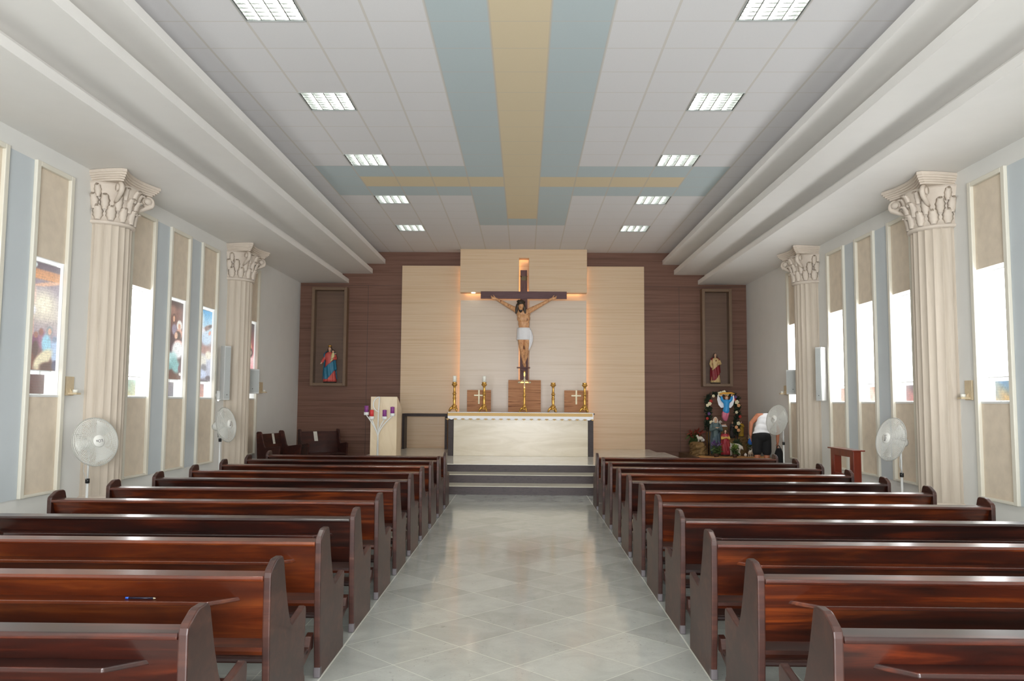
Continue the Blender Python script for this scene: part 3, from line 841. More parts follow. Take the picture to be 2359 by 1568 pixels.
mb = MB(); limb(mb, [(0,-.022,.78),(0,-.026,.74),(0,-.026,.66),(.003,-.024,.57)], [.017,.02,.017,.01], 8); limb(mb, [(0,-.022,.735),(-.09,-.02,.665)], [.011,.007], 6); limb(mb, [(0,-.022,.735),(.09,-.02,.665)], [.011,.007], 6)
blob(mb, 'corpus', M['silver'], r, .006, 3)

# chairs behind the altar, striped veneer backs
def sedile(x0, x1, zt, lab, cross):
    r = thing('presider_chair', lab, 'chair', ((x0+x1)/2, 19.25, ZP), group='striped veneer chairs behind the altar')
    w = (x1-x0)/2
    mb = MB(); mb.box(-w, w, .05, .09, .0, zt-ZP); mb.build('backrest', M['zebra'], r, bevel=.003)
    mb = MB(); mb.box(-w+.03, w-.03, -.42, .05, .40, .45); mb.build('seat', M['zebra'], r, bevel=.004)
    for x in (-w, w-.04):
        mb = MB(); mb.box(x, x+.04, -.42, .05, 0, .62); mb.build('side_panel', M['zebra'], r, bevel=.003)
    if cross:
        mb = MB(); mb.box(-.018, .018, .042, .05, zt-ZP-.335, zt-ZP+.005); mb.box(-.118, .118, .0405, .05, zt-ZP-.145, zt-ZP-.11); mb.build('metal_cross', M['silver'], r)
    return r
sedile(-.324, .464, 2.137, 'tall striped veneer chair back behind the altar middle', False)
sedile(-1.321, -.743, 1.889, 'lower striped veneer chair back with metal cross, ambo side', True)
sedile(1.031, 1.607, 1.894, 'lower striped veneer chair back with metal cross, crib side', True)

# ------------------------------------------------------------------ crucifix
YX = YW-.53
c = thing('crucifix', 'large dark wooden crucifix hung on the altar wall', 'crucifix', (.04, YX, 2.16))
mb = MB(); mb.prism([(-.09,2.76),(.075,2.76),(.118,0),(-.088,0)], 1, 0, .09); mb.build('upright', M['cross'], c, bevel=.004)
mb = MB(); mb.box(-1.085, 1.075, -.03, .0, 2.03, 2.215); mb.build('crossbar', M['crossbar'], c, bevel=.004)
mb = MB(); mb.box(-.075, .065, -.012, 0, 2.50, 2.60); mb.tube([(-.085,-.012,2.605),(-.075,-.03,2.6),(-.07,-.012,2.59)], .016, 8); mb.tube([(.075,-.012,2.605),(.068,-.03,2.6),(.06,-.012,2.5)], .014, 8); mb.build('title_scroll', paint('dull_brass', srgb(104,84,46), .5, .15, 20), c)
mb = MB(); mb.box(-.165, .165, -.16, 0, .285, .31); mb.prism([(-.09,.285),(.09,.285),(.03,.21),(-.03,.21)], 1, -.1, -.0); mb.build('footrest', M['cross'], c, bevel=.003)
# figure
t = NT('painted_plaster_skin'); n = t.noise(t.coords((3,3,2)), 7, 4, .6, 1.5); n2 = t.noise(t.coords((14,14,5)), 1.6, 3, .6, .5)
base = t.ramp(n2, [(.3, srgb(200,144,100)), (.7, srgb(226,176,128))])
k = t.ramp(n, [(.60, (0,0,0,1)), (.66, (1,1,1,1))])
M['corpus'] = t.set(t.mix(t.math('MULTIPLY', k, .8), base, srgb(96,34,26)), .45)
mb = MB()
YF = -.13
H = lambda x, z, y=0: (x-.04, YF+y, z-2.16)
# torso
for (x, z, rx, ry, rz, y) in ((.03,3.80,.175,.095,.13,.0),(.035,3.68,.165,.10,.13,-.02),(.04,3.55,.14,.085,.12,-.01),(.043,3.43,.135,.085,.11,.0),(.045,3.30,.15,.10,.12,0),(.045,3.22,.15,.10,.09,0)):
    mb.ball(H(x,z,y), (rx,ry,rz), 16, 10)
for sx in (-1, 1): mb.ball(H(.03+sx*.075,3.73,-.06), (.075,.04,.06), 10, 8)
limb(mb, [H(.03,3.88), H(.0,3.97,-.06)], [.07,.058])                                     # neck bowed forward
# head bowed
HC = Vector(H(-.035, 4.0, -.10)); HM = Euler((radians(32), 0, radians(12))).to_matrix()
mb.ball(HC, (.078,.092,.115), 14, 10, HM)
mb.ball(HC + HM @ Vector((0,-.04,-.07)), (.05,.05,.05), 10, 8)
mb.ball(HC + HM @ Vector((0,-.095,-.015)), (.016,.024,.03), 8, 6)
# arms
limb(mb, [H(-.135,3.885), H(-.395,4.03,.05), H(-.645,4.175,.085)], [.068,.050,.034])
limb(mb, [H(.195,3.885), H(.465,4.035,.05), H(.715,4.175,.085)], [.068,.050,.034])
for sx, wx in ((-1,-.645), (1,.715)):
    P0 = Vector(H(wx, 4.175, .085))
    pal = P0 + Vector((sx*.055,-.012,.02))
    mb.ball(pal, (.05,.02,.038), 10, 6)
    for j in range(4):
        b0 = pal + Vector((sx*.035,-.004,-.026+.018*j)); b1 = b0 + Vector((sx*.03,-.012,.014)); b2 = b1 + Vector((sx*(.006+.004*j),-.03,.014))
        limb(mb, [b0, b1, b2], [.0125,.0115,.010], 6)
    limb(mb, [pal+Vector((-sx*.01,-.01,.03)), pal+Vector((sx*.012,-.022,.062)), pal+Vector((sx*.03,-.03,.075))], [.014,.0125,.011], 6)
# legs, knees together and bent to one side, feet crossed
limb(mb, [H(-.03,3.2), H(-.015,2.93,-.08), H(.025,2.74,-.01), H(.06,2.56,.03)], [.090,.055,.052,.034])
limb(mb, [H(.12,3.2), H(.115,2.93,-.09), H(.10,2.74,-.03), H(.045,2.57,.045)], [.090,.055,.052,.034])
limb(mb, [H(.06,2.56,.03), H(.072,2.52,-.05), H(.078,2.485,-.10)], [.036,.034,.024], 8)
limb(mb, [H(.045,2.57,.045), H(.055,2.54,.0), H(.06,2.49,-.07)], [.036,.032,.024], 8)
blob(mb, 'corpus', M['corpus'], c, .0085, 4)
mb = MB(); mb.ball(HC + HM @ Vector((0,.022,.03)), (.094,.098,.112), 14, 10, HM)
for sx in (-1, 1):
    q = HC + HM @ Vector((sx*.075,.01,0)); limb(mb, [q, q+Vector((sx*.022,-.0,-.10)), q+Vector((sx*.04,.0,-.2))], [.045,.045,.025], 8)
blob(mb, 'hair', streak('dark_hair_painted', [srgb(48,38,28), srgb(72,58,42)], (30,30,6), .5), c, .011, 3)
mb = MB(); q = HC + HM @ Vector((0,-.06,-.105)); mb.ball(q, (.05,.035,.055), 10, 8); mb.ball(q + HM @ Vector((0,.0,-.03)), (.03,.025,.04), 8, 6)
blob(mb, 'beard', M['hair'], c, .009, 2)
mb = MB()                                                                            # crown of thorns
pts = [HC + HM @ Vector((.094*cos(2*pi*i/24), .018+.098*sin(2*pi*i/24), .082+.010*sin(5*i))) for i in range(24)]
mb.tube(pts, .012, 6, closed=True)
for i in range(24): mb.tube([pts[i], pts[i] + (pts[i]-HC).normalized()*.03 + Vector((0,0,.012*((i % 3)-1)))], [.005,.001], 5)
mb.build('crown_of_thorns', paint('thorn_brown', srgb(56,48,34), .7), c)
mb = MB()                                                                            # loincloth with hanging end
rg = []
for i in range(9):
    s = i/8; z = 3.145 + .30*s
    rg.append((.0455-.04, YF-.01, z-2.16, .182-.022*s, .140-.024*s, .035, 11, s*3.2))
mb.loft(rg, 36); mb.build('loincloth', M['whitecloth'], c)
mb = MB(); rg = []
for i in range(8):
    s = i/7; rg.append((.185-.04+.03*sin(pi*s)-.05*s*s, YF-.05, 3.40-2.16-.52*s, .030+.03*sin(pi*s)**.8*(1-.4*s)+.006, .032, .16, 5, s*3))
mb.loft(rg[::-1], 20); mb.build('cloth_knot', M['whitecloth'], c)
for x in (.045, .085):
    mb = MB(); mb.ball((x-.04,-.012,2.30-2.16), (.013,.012,.05), 8, 6); mb.build('skull_plaque', M['silver'], c)

# ------------------------------------------------------------------ ambo, candle stand, credence table
a = thing('ambo', 'tall cream stone ambo with slanted sides', 'ambo', (-2.85, 16.62, ZP))
mb = MB(); mb.box(-.285, .262, 0, .045, 0, 1.26); mb.build('front_slab', M['travertine'], a, bevel=.004)
for x in (-.285, .222):
    mb = MB(); mb.prism([(.045,0),(.045,1.25),(.10,1.245),(.62,1.03),(.62,0)], 0, x, x+.04); mb.build('side_slab', M['travertine'], a, bevel=.004)
mb = MB(); mb.prism([(.05,1.20),(.05,1.235),(.62,1.02),(.62,.985)], 0, -.245, .222); mb.build('reading_desk', M['travertine'], a)
a = thing('candle_stand', 'white metal branching advent candle stand before the ambo', 'candle stand', (-2.935, 16.40, ZP))
def arc(cx, cz, rx, rz, a0, a1, n=16): return [(cx+rx*cos(a0+(a1-a0)*i/n), 0, cz+rz*sin(a0+(a1-a0)*i/n)) for i in range(n+1)]
mb = MB(); mb.lathe([(0,0),(.075,0),(.075,.012),(.03,.03),(.026,.06),(0,.06)], n=20); mb.build('base', M['whitemetal'], a)
mb = MB(); mb.tube([(0,0,.03),(0,0,.9),(.02,0,1.25)], [.022,.012,.013], 8); mb.build('stem', M['whitemetal'], a)
mb = MB(); mb.tube([(.02,0,1.25)] + arc(.02, 1.10, .125, .15, pi/2, 3*pi/2, 18)[1:], .011, 8); mb.build('loop', M['whitemetal'], a)
for dx, hz, nm, m in ((-.245,.88,'purple candle on the outer arm of the stand, over the brown wall','purple'), (-.135,.795,'red candle on the advent stand','redwax'), (.13,.795,'purple candle on the short inner arm of the stand','purple'), (.29,.86,'purple candle on the stand arm nearest the altar','purple')):
    mb = MB(); pts = []
    for i in range(10):
        s = i/9; pts.append((dx*(s**1.4), -.05*sin(pi*s), .42 + (hz-.47)*s**.8 + .05*s))
    mb.tube([(0,0,.05),(0,-.01,.3)] + pts, .011, 8); mb.build('branch', M['whitemetal'], a)
    mb = MB(); mb.lathe([(0,0),(.045,0),(.052,.012),(.052,.06),(.047,.06),(.047,.012),(0,.012)], c=(dx,0,hz), n=18); mb.build('candle_cup', M['whitemetal'], a)
    q = thing('candle', nm, 'candle', (-2.935+dx, 16.40, ZP+hz+.012), group='advent candles on the white stand')
    mb = MB(); mb.lathe([(0,0),(.042,0),(.042,.175),(.038,.18),(0,.172)], n=18); mb.build('wax_body', M[m], q)
    mb = MB(); mb.tube([(0,0,.17),(0,.002,.195)], .002, 6); mb.build('wick', M['black'], q)
a = thing('credence_table', 'open dark stone credence table beside the altar', 'table', (-2.395, 19.75, ZP))
mb = MB(); mb.box(-.56, .56, 0, .45, .80, .87); mb.build('top_slab', M['granite'], a, bevel=.003)
for x in (-.56, .50):
    mb = MB(); mb.box(x, x+.06, 0, .45, 0, .80); mb.build('leg_slab', M['granite'], a, bevel=.003)

# ------------------------------------------------------------------ choir benches in the corner
def bench(x0, y0, x1, y1, lab):
    L = sqrt((x1-x0)**2+(y1-y0)**2); r = thing('choir_bench', lab, 'bench', (x0, y0, 0), atan2(y1-y0, x1-x0), 'dark benches in the corner')
    # local: x along the back, -y is the front
    prof = [(0,0),(.04,.5),(.06,.93),(.04,.955),(-.03,.955),(-.055,.93),(-.13,.66),(-.16,.62),(-.46,.66),(-.49,.64),(-.46,.40),(-.47,0)]
    for x in (0, L-.04):
        mb = MB(); mb.prism(prof, 0, x, x+.04); mb.build('end_panel', M['choir'], r, bevel=.006)
    mb = MB(); mb.prism([(.045,.90),(.015,.90),(-.06,.42),(-.03,.42)], 0, .04, L-.04); mb.build('backrest', M['choir'], r)
    mb = MB(); mb.box(.04, L-.04, -.44, -.02, .385, .42); mb.build('seat', M['choir'], r, bevel=.004)
    mb = MB(); mb.box(.04, L-.04, -.06, -.035, .05, .38); mb.build('apron', M['choir'], r)
    q = thing('paper_sheet', 'white paper hung on the ' + lab, 'paper', (0,0,0), group='papers on the corner benches')
    Mw = Matrix.Translation((x0, y0, 0)) @ Matrix.Rotation(atan2(y1-y0, x1-x0), 4, 'Z')
    return r, Mw, L, q
def paper(bx, u):
    r, Mw, L, q = bx
    mb = MB(); x = L*u
    vs = [(x-.06, .0125, .895), (x+.03, .0125, .895), (x+.05, -.021, .68), (x-.04, -.021, .68)]
    n = Vector((0,-1,.155)).normalized()*.004
    top = [Mw @ (Vector(v)+n) for v in vs]; bot = [Mw @ (Vector(v)+n*.4) for v in vs]
    mb.add(top+bot, [(0,3,2,1),(4,5,6,7),(0,1,5,4),(1,2,6,5),(2,3,7,6),(3,0,4,7)])
    mb.build('sheet', M['paper'], q)
    mb = MB()
    for i in range(5):
        s = .15+.16*i
        p0 = Mw @ (Vector((x-.035+.014*s*1., .0125-.0335*s, .895-.215*s)) + n*1.15); p1 = Mw @ (Vector((x+.03+.014*s, .0125-.0335*s, .895-.215*s)) + n*1.15)
        mb.tube([p0, p1], .0015, 4)
    mb.build('printed_lines', M['darkgrey'], q)
b1 = bench(-5.42, 16.50, -5.22, 17.42, 'dark bench against the plain side wall'); paper(b1, .62)
b2 = bench(-5.06, 18.15, -4.30, 18.80, 'dark bench turned in front of the brown wall'); paper(b2, .42)

# ------------------------------------------------------------------ pedestal fans
def text_mesh(txt, size, name, mat, parent, M4):
    cu = bpy.data.curves.new(name, 'FONT'); cu.body = txt; cu.size = size; cu.extrude = .001; cu.align_x = 'CENTER'; cu.align_y = 'CENTER'
    t = bpy.data.objects.new(name+'_c', cu); COL.objects.link(t)
    dg = bpy.context.evaluated_depsgraph_get(); dg.update()
    me = bpy.data.meshes.new_from_object(t.evaluated_get(dg)); bpy.data.objects.remove(t)
    me.materials.clear(); me.materials.append(mat); me.transform(M4)
    o = bpy.data.objects.new(name, me); COL.objects.link(o); o.parent = parent
    return o
def fan(px, py, hx, hy, hz, face, tilt, kz, lab, spin, logo=True):
    """px,py pole; hx,hy,hz centre of the cage; face = heading (radians from +X) the cage looks to"""
    r = thing('pedestal_fan', lab, 'fan', (px, py, 0), group='white pedestal fans along the side walls')
    O = Vector((px, py, 0))
    mb = MB(); mb.lathe([(0,0),(.2,0),(.2,.02),(.06,.05),(.03,.08),(0,.08)], n=28); mb.build('base', M['fanplastic'], r)
    mb = MB(); mb.tube([(0,0,.05),(0,0,kz)], .016, 10); mb.tube([(0,0,kz),(0,0,hz-.05)], .012, 10); mb.build('pole', M['whitemetal'], r)
    mb = MB(); mb.lathe([(.018,-.03),(.026,-.028),(.026,.028),(.018,.03)], c=(0,0,kz), n=12); mb.build('height_knob', M['black'], r)
    d = Vector((cos(face)*cos(tilt), sin(face)*cos(tilt), sin(tilt)))
    rot = d.to_track_quat('Z', 'Y').to_matrix().to_4x4()
    C = Vector((hx, hy, hz)) - O
    W = Matrix.Translation(C) @ rot
    h = bpy.data.objects.new('head', None)
    mb = MB(); mb.lathe([(0,-.26),(.05,-.25),(.075,-.2),(.08,-.13),(.06,-.07),(0,-.06)], n=18, M=W); q = W @ Vector((0,0,-.15)); mb.tube([Vector((0,0,hz-.08)), q], [.022,.04], 10); mb.build('motor', M['fanplastic'], r)
    bpy.data.objects.remove(h)
    R = .30
    def cage(sgn):
        mb = MB(); K = 15
        pr = lambda s: (R*s, sgn*(.075*(1-s**3)))
        for i in range(K+1):
            s = .24 + .76*i/K; rr, zz = pr(s)
            mb.tube([W @ Vector((rr*cos(2*pi*j/40), rr*sin(2*pi*j/40), zz)) for j in range(40)], .0028 if i < K else .007, 5, closed=True)
        for j in range(60):
            t = 2*pi*j/60
            mb.tube([W @ Vector((pr(s)[0]*cos(t+.35*s), pr(s)[0]*sin(t+.35*s), pr(s)[1])) for s in (.22,.5,.8,1.)], .0018, 4, caps=False)
        return mb
    cage(1).build('front_grille', M['fanplastic'], r); cage(-1).build('back_grille', M['fanplastic'], r)
    for b in range(3):
        mb = MB(); vs = []; fs = []; N = 8
        for i in range(N+1):
            s = i/N; rr = .05 + .215*s
            for (a0, zz) in ((-.42-.25*s, -.022-.012*s), (0, 0), (.42+.05*s, .02+.01*s)):
                t = spin + b*2*pi/3 + a0*(1-.15*s); vs.append(W @ Vector((rr*cos(t), rr*sin(t), zz)))
        m = len(vs)
        for i in range(N):
            for k in range(2): fs.append((i*3+k, i*3+k+1, (i+1)*3+k+1, (i+1)*3+k))
        mb.add(vs, fs, True)
        o = mb.build('blade', M['fanplastic'], r); so = o.modifiers.new('s', 'SOLIDIFY'); so.thickness = .004
    mb = MB(); mb.lathe([(0,.066),(.072,.066),(.078,.074),(.07,.086),(0,.09)], n=26, M=W); mb.build('hub_badge', M['fanplastic'], r)
    T = W @ Matrix.Translation((0,0,.090)) @ Matrix.Rotation(spin+2.2, 4, 'Z')
    text_mesh('LOa', .05, 'badge_lettering', M['darkgrey'], r, T)
    pts = [Vector((0,0,hz-.06)), Vector((-.03,-.03,hz-.22)), Vector((-.04,-.03,kz+.12)), Vector((0,-.028,kz+.02))]
    mb = MB(); mb.tube(pts, .004, 6); mb.build('power_cord', M['grey'], r)
    return r
fan(-5.40, 10.0, -5.285, 9.93, 1.065, radians(-90+60), radians(10), .575, 'white pedestal fan before the nearer fluted column, ambo side', 1.1)
fan(-5.235, 13.9, -5.125, 13.87, 1.172, radians(-90+78), radians(10), .905, 'white pedestal fan before the farther fluted column, ambo side', 2.0)
fan(5.215, 16.0, 5.08, 15.97, 1.285, radians(-90-66), radians(10), .82, 'white pedestal fan in front of the bending person', .4)
fan(5.285, 11.2, 5.135, 11.17, 1.12, radians(-90-76), radians(12), .63, 'white pedestal fan before the blue stripe by the wooden stand', 2.6)

# ------------------------------------------------------------------ wall fittings
def speaker(x, y, z0, z1, rz, lab, w=.13, d=.15):
    r = thing('column_speaker', lab, 'speaker', (x, y, z0), rz, 'column speakers on the walls')
    h = z1-z0
    mb = MB(); mb.box(-w/2, w/2, -d/2, d/2, 0, h); mb.build('cabinet', M['grey'], r, bevel=.008)
    mb = MB(); mb.box(-w/2+.012, w/2-.012, -d/2-.006, -d/2, .03, h-.03); mb.build('front_grille', paint('speaker_cloth', srgb(178,182,180), .7, .03, 60), r)
    mb = MB(); mb.box(-.02, .02, d/2, d/2+.06, h*.45, h*.55); mb.build('bracket', M['grey'], r)
    mb = MB(); mb.ball((.0,-d/2-.008,.10), .009, 8, 6); mb.build('badge', M['darkgrey'], r)
    return r
speaker(-5.585, 14.96, 1.60, 2.62, radians(52), 'slim white column speaker beside the farther column, ambo side')
speaker(5.585, 14.93, 1.66, 2.66, radians(-52), 'slim white column speaker beside the farther column, crib side')
speaker(-5.60, 16.52, 1.74, 2.25, radians(25), 'short grey speaker before the last window, ambo side', .26, .16)
speaker(5.60, 16.50, 1.80, 2.30, radians(-25), 'short grey speaker before the last window, crib side', .26, .16)
o = thing('wall_controller', 'small dark control box beside the white speaker', 'control box', (5.735, 15.16, 2.27))
mb = MB(); mb.box(-.03, .0, -.05, .05, 0, .17); mb.build('case', M['darkgrey'], o, bevel=.004)
mb = MB(); mb.box(-.034, -.03, -.035, .035, .09, .15); mb.build('dial_plate', M['grey'], o)
o = thing('emergency_lamp', 'small white cylinder lamp below the speaker, ambo side', 'lamp', (-5.69, 14.93, 1.60))
mb = MB(); mb.lathe([(0,0),(.03,.01),(.035,.03),(.035,.17),(0,.18)], n=14); mb.build('case', M['whitemetal'], o)
mb = MB(); mb.box(-.06, -.03, -.02, .02, .06, .12); mb.build('bracket', M['whitemetal'], o)
mb = MB(); mb.ball((0,0,.0), .02, 10, 6); mb.build('bulb', glow('small_bulb', (1,1,1,1), 2.5), o)
def plaque(sx, y0, y1, z0, z1, lab):
    X = sx*5.75
    r = thing('wall_sconce', lab, 'sconce', (X, (y0+y1)/2, z0), pi if sx > 0 else 0, 'tan stone wall brackets')
    w = (y1-y0)/2; h = z1-z0; m = M['sconce']
    mb = MB(); mb.box(0, .025, -w, w, 0, h); mb.build('plate', m, r, bevel=.003)
    mb = MB(); mb.box(.025, .14, -.05, .05, .012, .035); mb.prism([(.025,.035),(.025,.09),(.07,.035)], 1, -.01, .01); mb.build('shelf', m, r, bevel=.002)
    mb = MB(); mb.lathe([(0,.035),(.028,.035),(.032,.075),(.026,.075),(.024,.045),(0,.045)], c=(.09,0,0), n=14); mb.build('candle_cup', M['wax'], r)
M['sconce'] = paint('tan_stone_plate', srgb(204,186,154), .5, .08, 20)
plaque(-1, 10.0, 10.17, 1.64, 1.88, 'tan stone wall bracket beside the nearer column, ambo side')
plaque(1, 10.19, 10.35, 1.66, 1.91, 'tan stone wall bracket beside the nearer column, crib side')
plaque(-1, 17.36, 17.58, 1.755, 2.0, 'tan stone wall bracket past the last window, ambo side')
plaque(1, 17.32, 17.50, 1.80, 2.0, 'tan stone wall bracket past the last window, crib side')

# wooden stand by the wall
r = thing('wooden_stand', 'reddish wooden open stand against the side wall', 'stand', (5.05, 12.1, 0))
mb = MB(); mb.box(-.09, .10, -.05, .93, .895, .915); mb.build('top_board', M['woodred'], r, bevel=.003)
for y in (.0, .75):
    mb = MB(); mb.box(-.055, .06, y, y+.14, 0, .895); mb.build('leg_panel', M['woodred'], r, bevel=.003)
mb = MB(); mb.box(-.055, -.025, .14, .75, .80, .895); mb.build('apron', M['woodred'], r, bevel=.002)
mb = MB(); mb.box(-.055, -.025, .14, .75, .43, .53); mb.build('lower_rail', M['woodred'], r, bevel=.002)

# ------------------------------------------------------------------ robed statues
def statue(name, lab, cat, loc, H, robe, mantle, veil, skinm, rz=0, group=None, child=None, mantle2=None, lean=0, scale_w=1., crown=False, heart=False, arm='down'):
    """H total height; robe & mantle materials"""
    r = thing(name, lab, cat, loc, rz, group); k = H; w = scale_w
    def ring(z, rx, ry, am, nf, ph, cx=0, cy=0): return (cx+lean*z, cy, z*k, rx*k*w, ry*k*w, am, nf, ph)
    mb = MB()
    zs = [(.03,.155,.13,.10),(.12,.145,.12,.10),(.25,.13,.105,.09),(.4,.12,.095,.07),(.52,.105,.085,.05),(.60,.10,.078,.03),(.68,.112,.08,.02),(.76,.125,.078,.02),(.81,.105,.065,.0),(.84,.05,.045,0)]
    mb.loft([ring(z, rx, ry, am, 11, z*3) for z, rx, ry, am in zs], 44); mb.build('robe', robe, r)
    mb = MB()
    key = [(.10,.145,.12,.10),(.16,.135,.115,.10),(.3,.135,.11,.09),(.45,.13,.10,.07),(.58,.12,.09,.05),(.70,.13,.088,.03),(.79,.13,.08,.02),(.84,.085,.065,0),(.86,.05,.05,0)]
    fine = []
    for (a0, b0) in zip(key, key[1:]):
        m = max(1, int((b0[0]-a0[0])/.018))
        for q in range(m): fine.append(tuple(u+(v-u)*q/m for u, v in zip(a0, b0)))
    fine.append(key[-1])
    mb.loft([ring(z, rx+.020, ry+.022, am, 8, z*5, .0, .016*k) for z, rx, ry, am in fine], 96)
    # the mantle is open over the chest and drawn up across the front, showing the robe in a slanting corner below
    keep = []; sm = []; mi = []
    for f, s_, m_ in zip(mb.f, mb.sm, mb.mi):
        cxs = (sum(mb.v[i][0] for i in f)/len(f) - lean*k*0)/k; cys = sum(mb.v[i][1] for i in f)/len(f)/k; cz = sum(mb.v[i][2] for i in f)/len(f)/k
        t = atan2(cys-.016, cxs-lean*cz)
        front = t < .15 or t > pi-.15
        chest = cz > .52 + .10*cxs/.12 and abs(t+pi/2) < 1.0
        corner = front and cxs > -.09 + (cz-.03)*.75
        corner = corner and cz < .36
        if len(f) > 8 or chest or corner: continue
        keep.append(f); sm.append(s_); mi.append(m_)
    mb.f, mb.sm, mb.mi = keep, sm, mi
    o = mb.build('mantle', mantle, r); so = o.modifiers.new('s', 'SOLIDIFY'); so.thickness = .012*k; so.offset = 0
    # head and hands as one body
    mb = MB(); hz = .925*k; hx = lean*.9
    mb.ball((hx, -.015*k, hz), (.042*k,.05*k,.062*k), 14, 10); mb.ball((hx,-.028*k,hz-.035*k), (.028*k,.03*k,.03*k), 10, 8); mb.ball((hx,-.066*k,hz-.005*k), (.009*k,.014*k,.016*k), 8, 6)
    limb(mb, [(hx,0,.83*k),(hx,-.005*k,.89*k)], [.032*k,.028*k], 8)
    blob(mb, 'face', skinm, r, .0075*k/.85, 2)
    mb = MB(); mb.ball((hx, .008*k, hz+.012*k), (.052*k,.055*k,.064*k), 14, 10)
    for sx in (-1, 1): limb(mb, [(hx+sx*.043*k,.005*k,hz), (hx+sx*.052*k,.01*k,hz-.07*k), (hx+sx*.06*k,.015*k,hz-.13*k)], [.024*k,.026*k,.02*k], 8)
    blob(mb, 'veil' if veil is not M['hair'] else 'hair', veil, r, .012*k, 2)
    # arms in sleeves
    if arm == 'down': A = [[(-.115,.0,.77),(-.165,-.04,.64),(-.155,-.11,.56)], [(.115,.0,.77),(.15,-.05,.65),(.07,-.12,.63)]]
    elif arm == 'pray': A = [[(-.115,.0,.77),(-.14,-.05,.65),(-.02,-.13,.70)], [(.115,.0,.77),(.14,-.05,.65),(.02,-.13,.70)]]
    else: A = [[(-.115,.0,.77),(-.16,-.03,.66),(-.20,-.09,.57)], [(.115,.0,.77),(.15,-.05,.66),(.12,-.12,.66)]]
    for pts in A:
        P = [Vector(p)*k for p in pts]
        mb = MB(); limb(mb, P, [.045*k,.045*k,.04*k], 10); blob(mb, 'sleeve', mantle2 or robe, r, .012*k, 2)
        d = (P[2]-P[1]).normalized(); mb = MB(); mb.ball(P[2]+d*.035*k, (.018*k,.018*k,.024*k), 8, 6)
        for j in range(4): limb(mb, [P[2]+d*.045*k+Vector(((j-1.5)*.009*k,0,0)), P[2]+d*(.075+.004*(j % 2))*k+Vector(((j-1.5)*.011*k,-.006*k,0))], [.0062*k,.005*k], 6)
        limb(mb, [P[2]+d*.03*k+Vector((.016*k,0,.008*k)), P[2]+d*.055*k+Vector((.028*k,-.004*k,.012*k))], [.0065*k,.005*k], 6)
        blob(mb, 'hand', skinm, r, .0045*k, 1)
    mb = MB(); mb.lathe([(0,0),(.15*k*w,0),(.16*k*w,.015*k),(.15*k*w,.03*k),(0,.03*k)], n=20); mb.build('plinth', paint(name+'_plinth', srgb(46,38,32), .6), r)
    if crown:
        mb = MB(); mb.lathe([(.04*k,0),(.044*k,.02*k),(.05*k,.05*k),(.038*k,.05*k),(.034*k,.0)], c=(hx,.0,hz+.055*k), n=16, fn=lambda t, rr, z: rr*(1+.12*sin(8*t)*(z > .03*k))); mb.build('crown', M['gold'], r)
    if heart:
        mb = MB(); mb.ball((hx+.005*k,-.088*k,.745*k), (.022*k,.012*k,.026*k), 10, 8); mb.build('heart', paint('dark_red_heart', srgb(120,60,20), .4), r)
    if child:
        mb = MB(); limb(mb, [(.085*k,-.10*k,.66*k),(.095*k,-.105*k,.74*k),(.1*k,-.11*k,.80*k)], [.05*k,.048*k,.034*k], 10); limb(mb, [(.085*k,-.12*k,.65*k),(.06*k,-.16*k,.60*k)], [.028*k,.02*k], 8); blob(mb, 'child_gown', child, r, .011*k, 2)
        mb = MB(); mb.ball((.10*k,-.115*k,.855*k), .034*k, 12, 8); limb(mb, [(.13*k,-.11*k,.79*k),(.185*k,-.13*k,.80*k)], [.016*k,.011*k], 8); limb(mb, [(.1*k,-.112*k,.79*k),(.1*k,-.112*k,.83*k)], [.016*k,.016*k], 8); limb(mb, [(.06*k,-.16*k,.60*k),(.055*k,-.165*k,.565*k)], [.014*k,.012*k], 8); blob(mb, 'child_body', skinm, r, .008*k, 2)
        mb = MB(); mb.ball((.10*k,-.105*k,.868*k), (.037*k,.036*k,.032*k), 12, 8); mb.build('child_hair', M['hair'], r)
    return r
robe_red = paint('coral_red_robe', srgb(196,84,76), .5, .08, 14); mant_blue = paint('teal_blue_mantle', srgb(38,112,140), .45, .10, 14)
cream_r = paint('cream_robe', srgb(206,176,124), .5, .06, 14); deep_red = paint('deep_red_mantle', srgb(128,30,38), .5, .10, 14)
st_skin = paint('statue_skin', srgb(206,164,136), .45, .04)
statue('saint_statue', 'crowned statue in red and blue robes holding a child', 'statue', (-4.895, YW-.16, 2.063), .93, robe_red, mant_blue, M['hair'], st_skin, group='saint statues in the wall niches', child=paint('pale_yellow_gown', srgb(214,202,146), .5), crown=True, arm='open', lean=-.02, scale_w=1.12)
statue('saint_statue', 'statue in a cream robe and deep red mantle', 'statue', (4.90, YW-.16, 2.108), .77, cream_r, deep_red, M['hair'], st_skin, group='saint statues in the wall niches', heart=True, arm='down', scale_w=1.0, mantle2=cream_r)

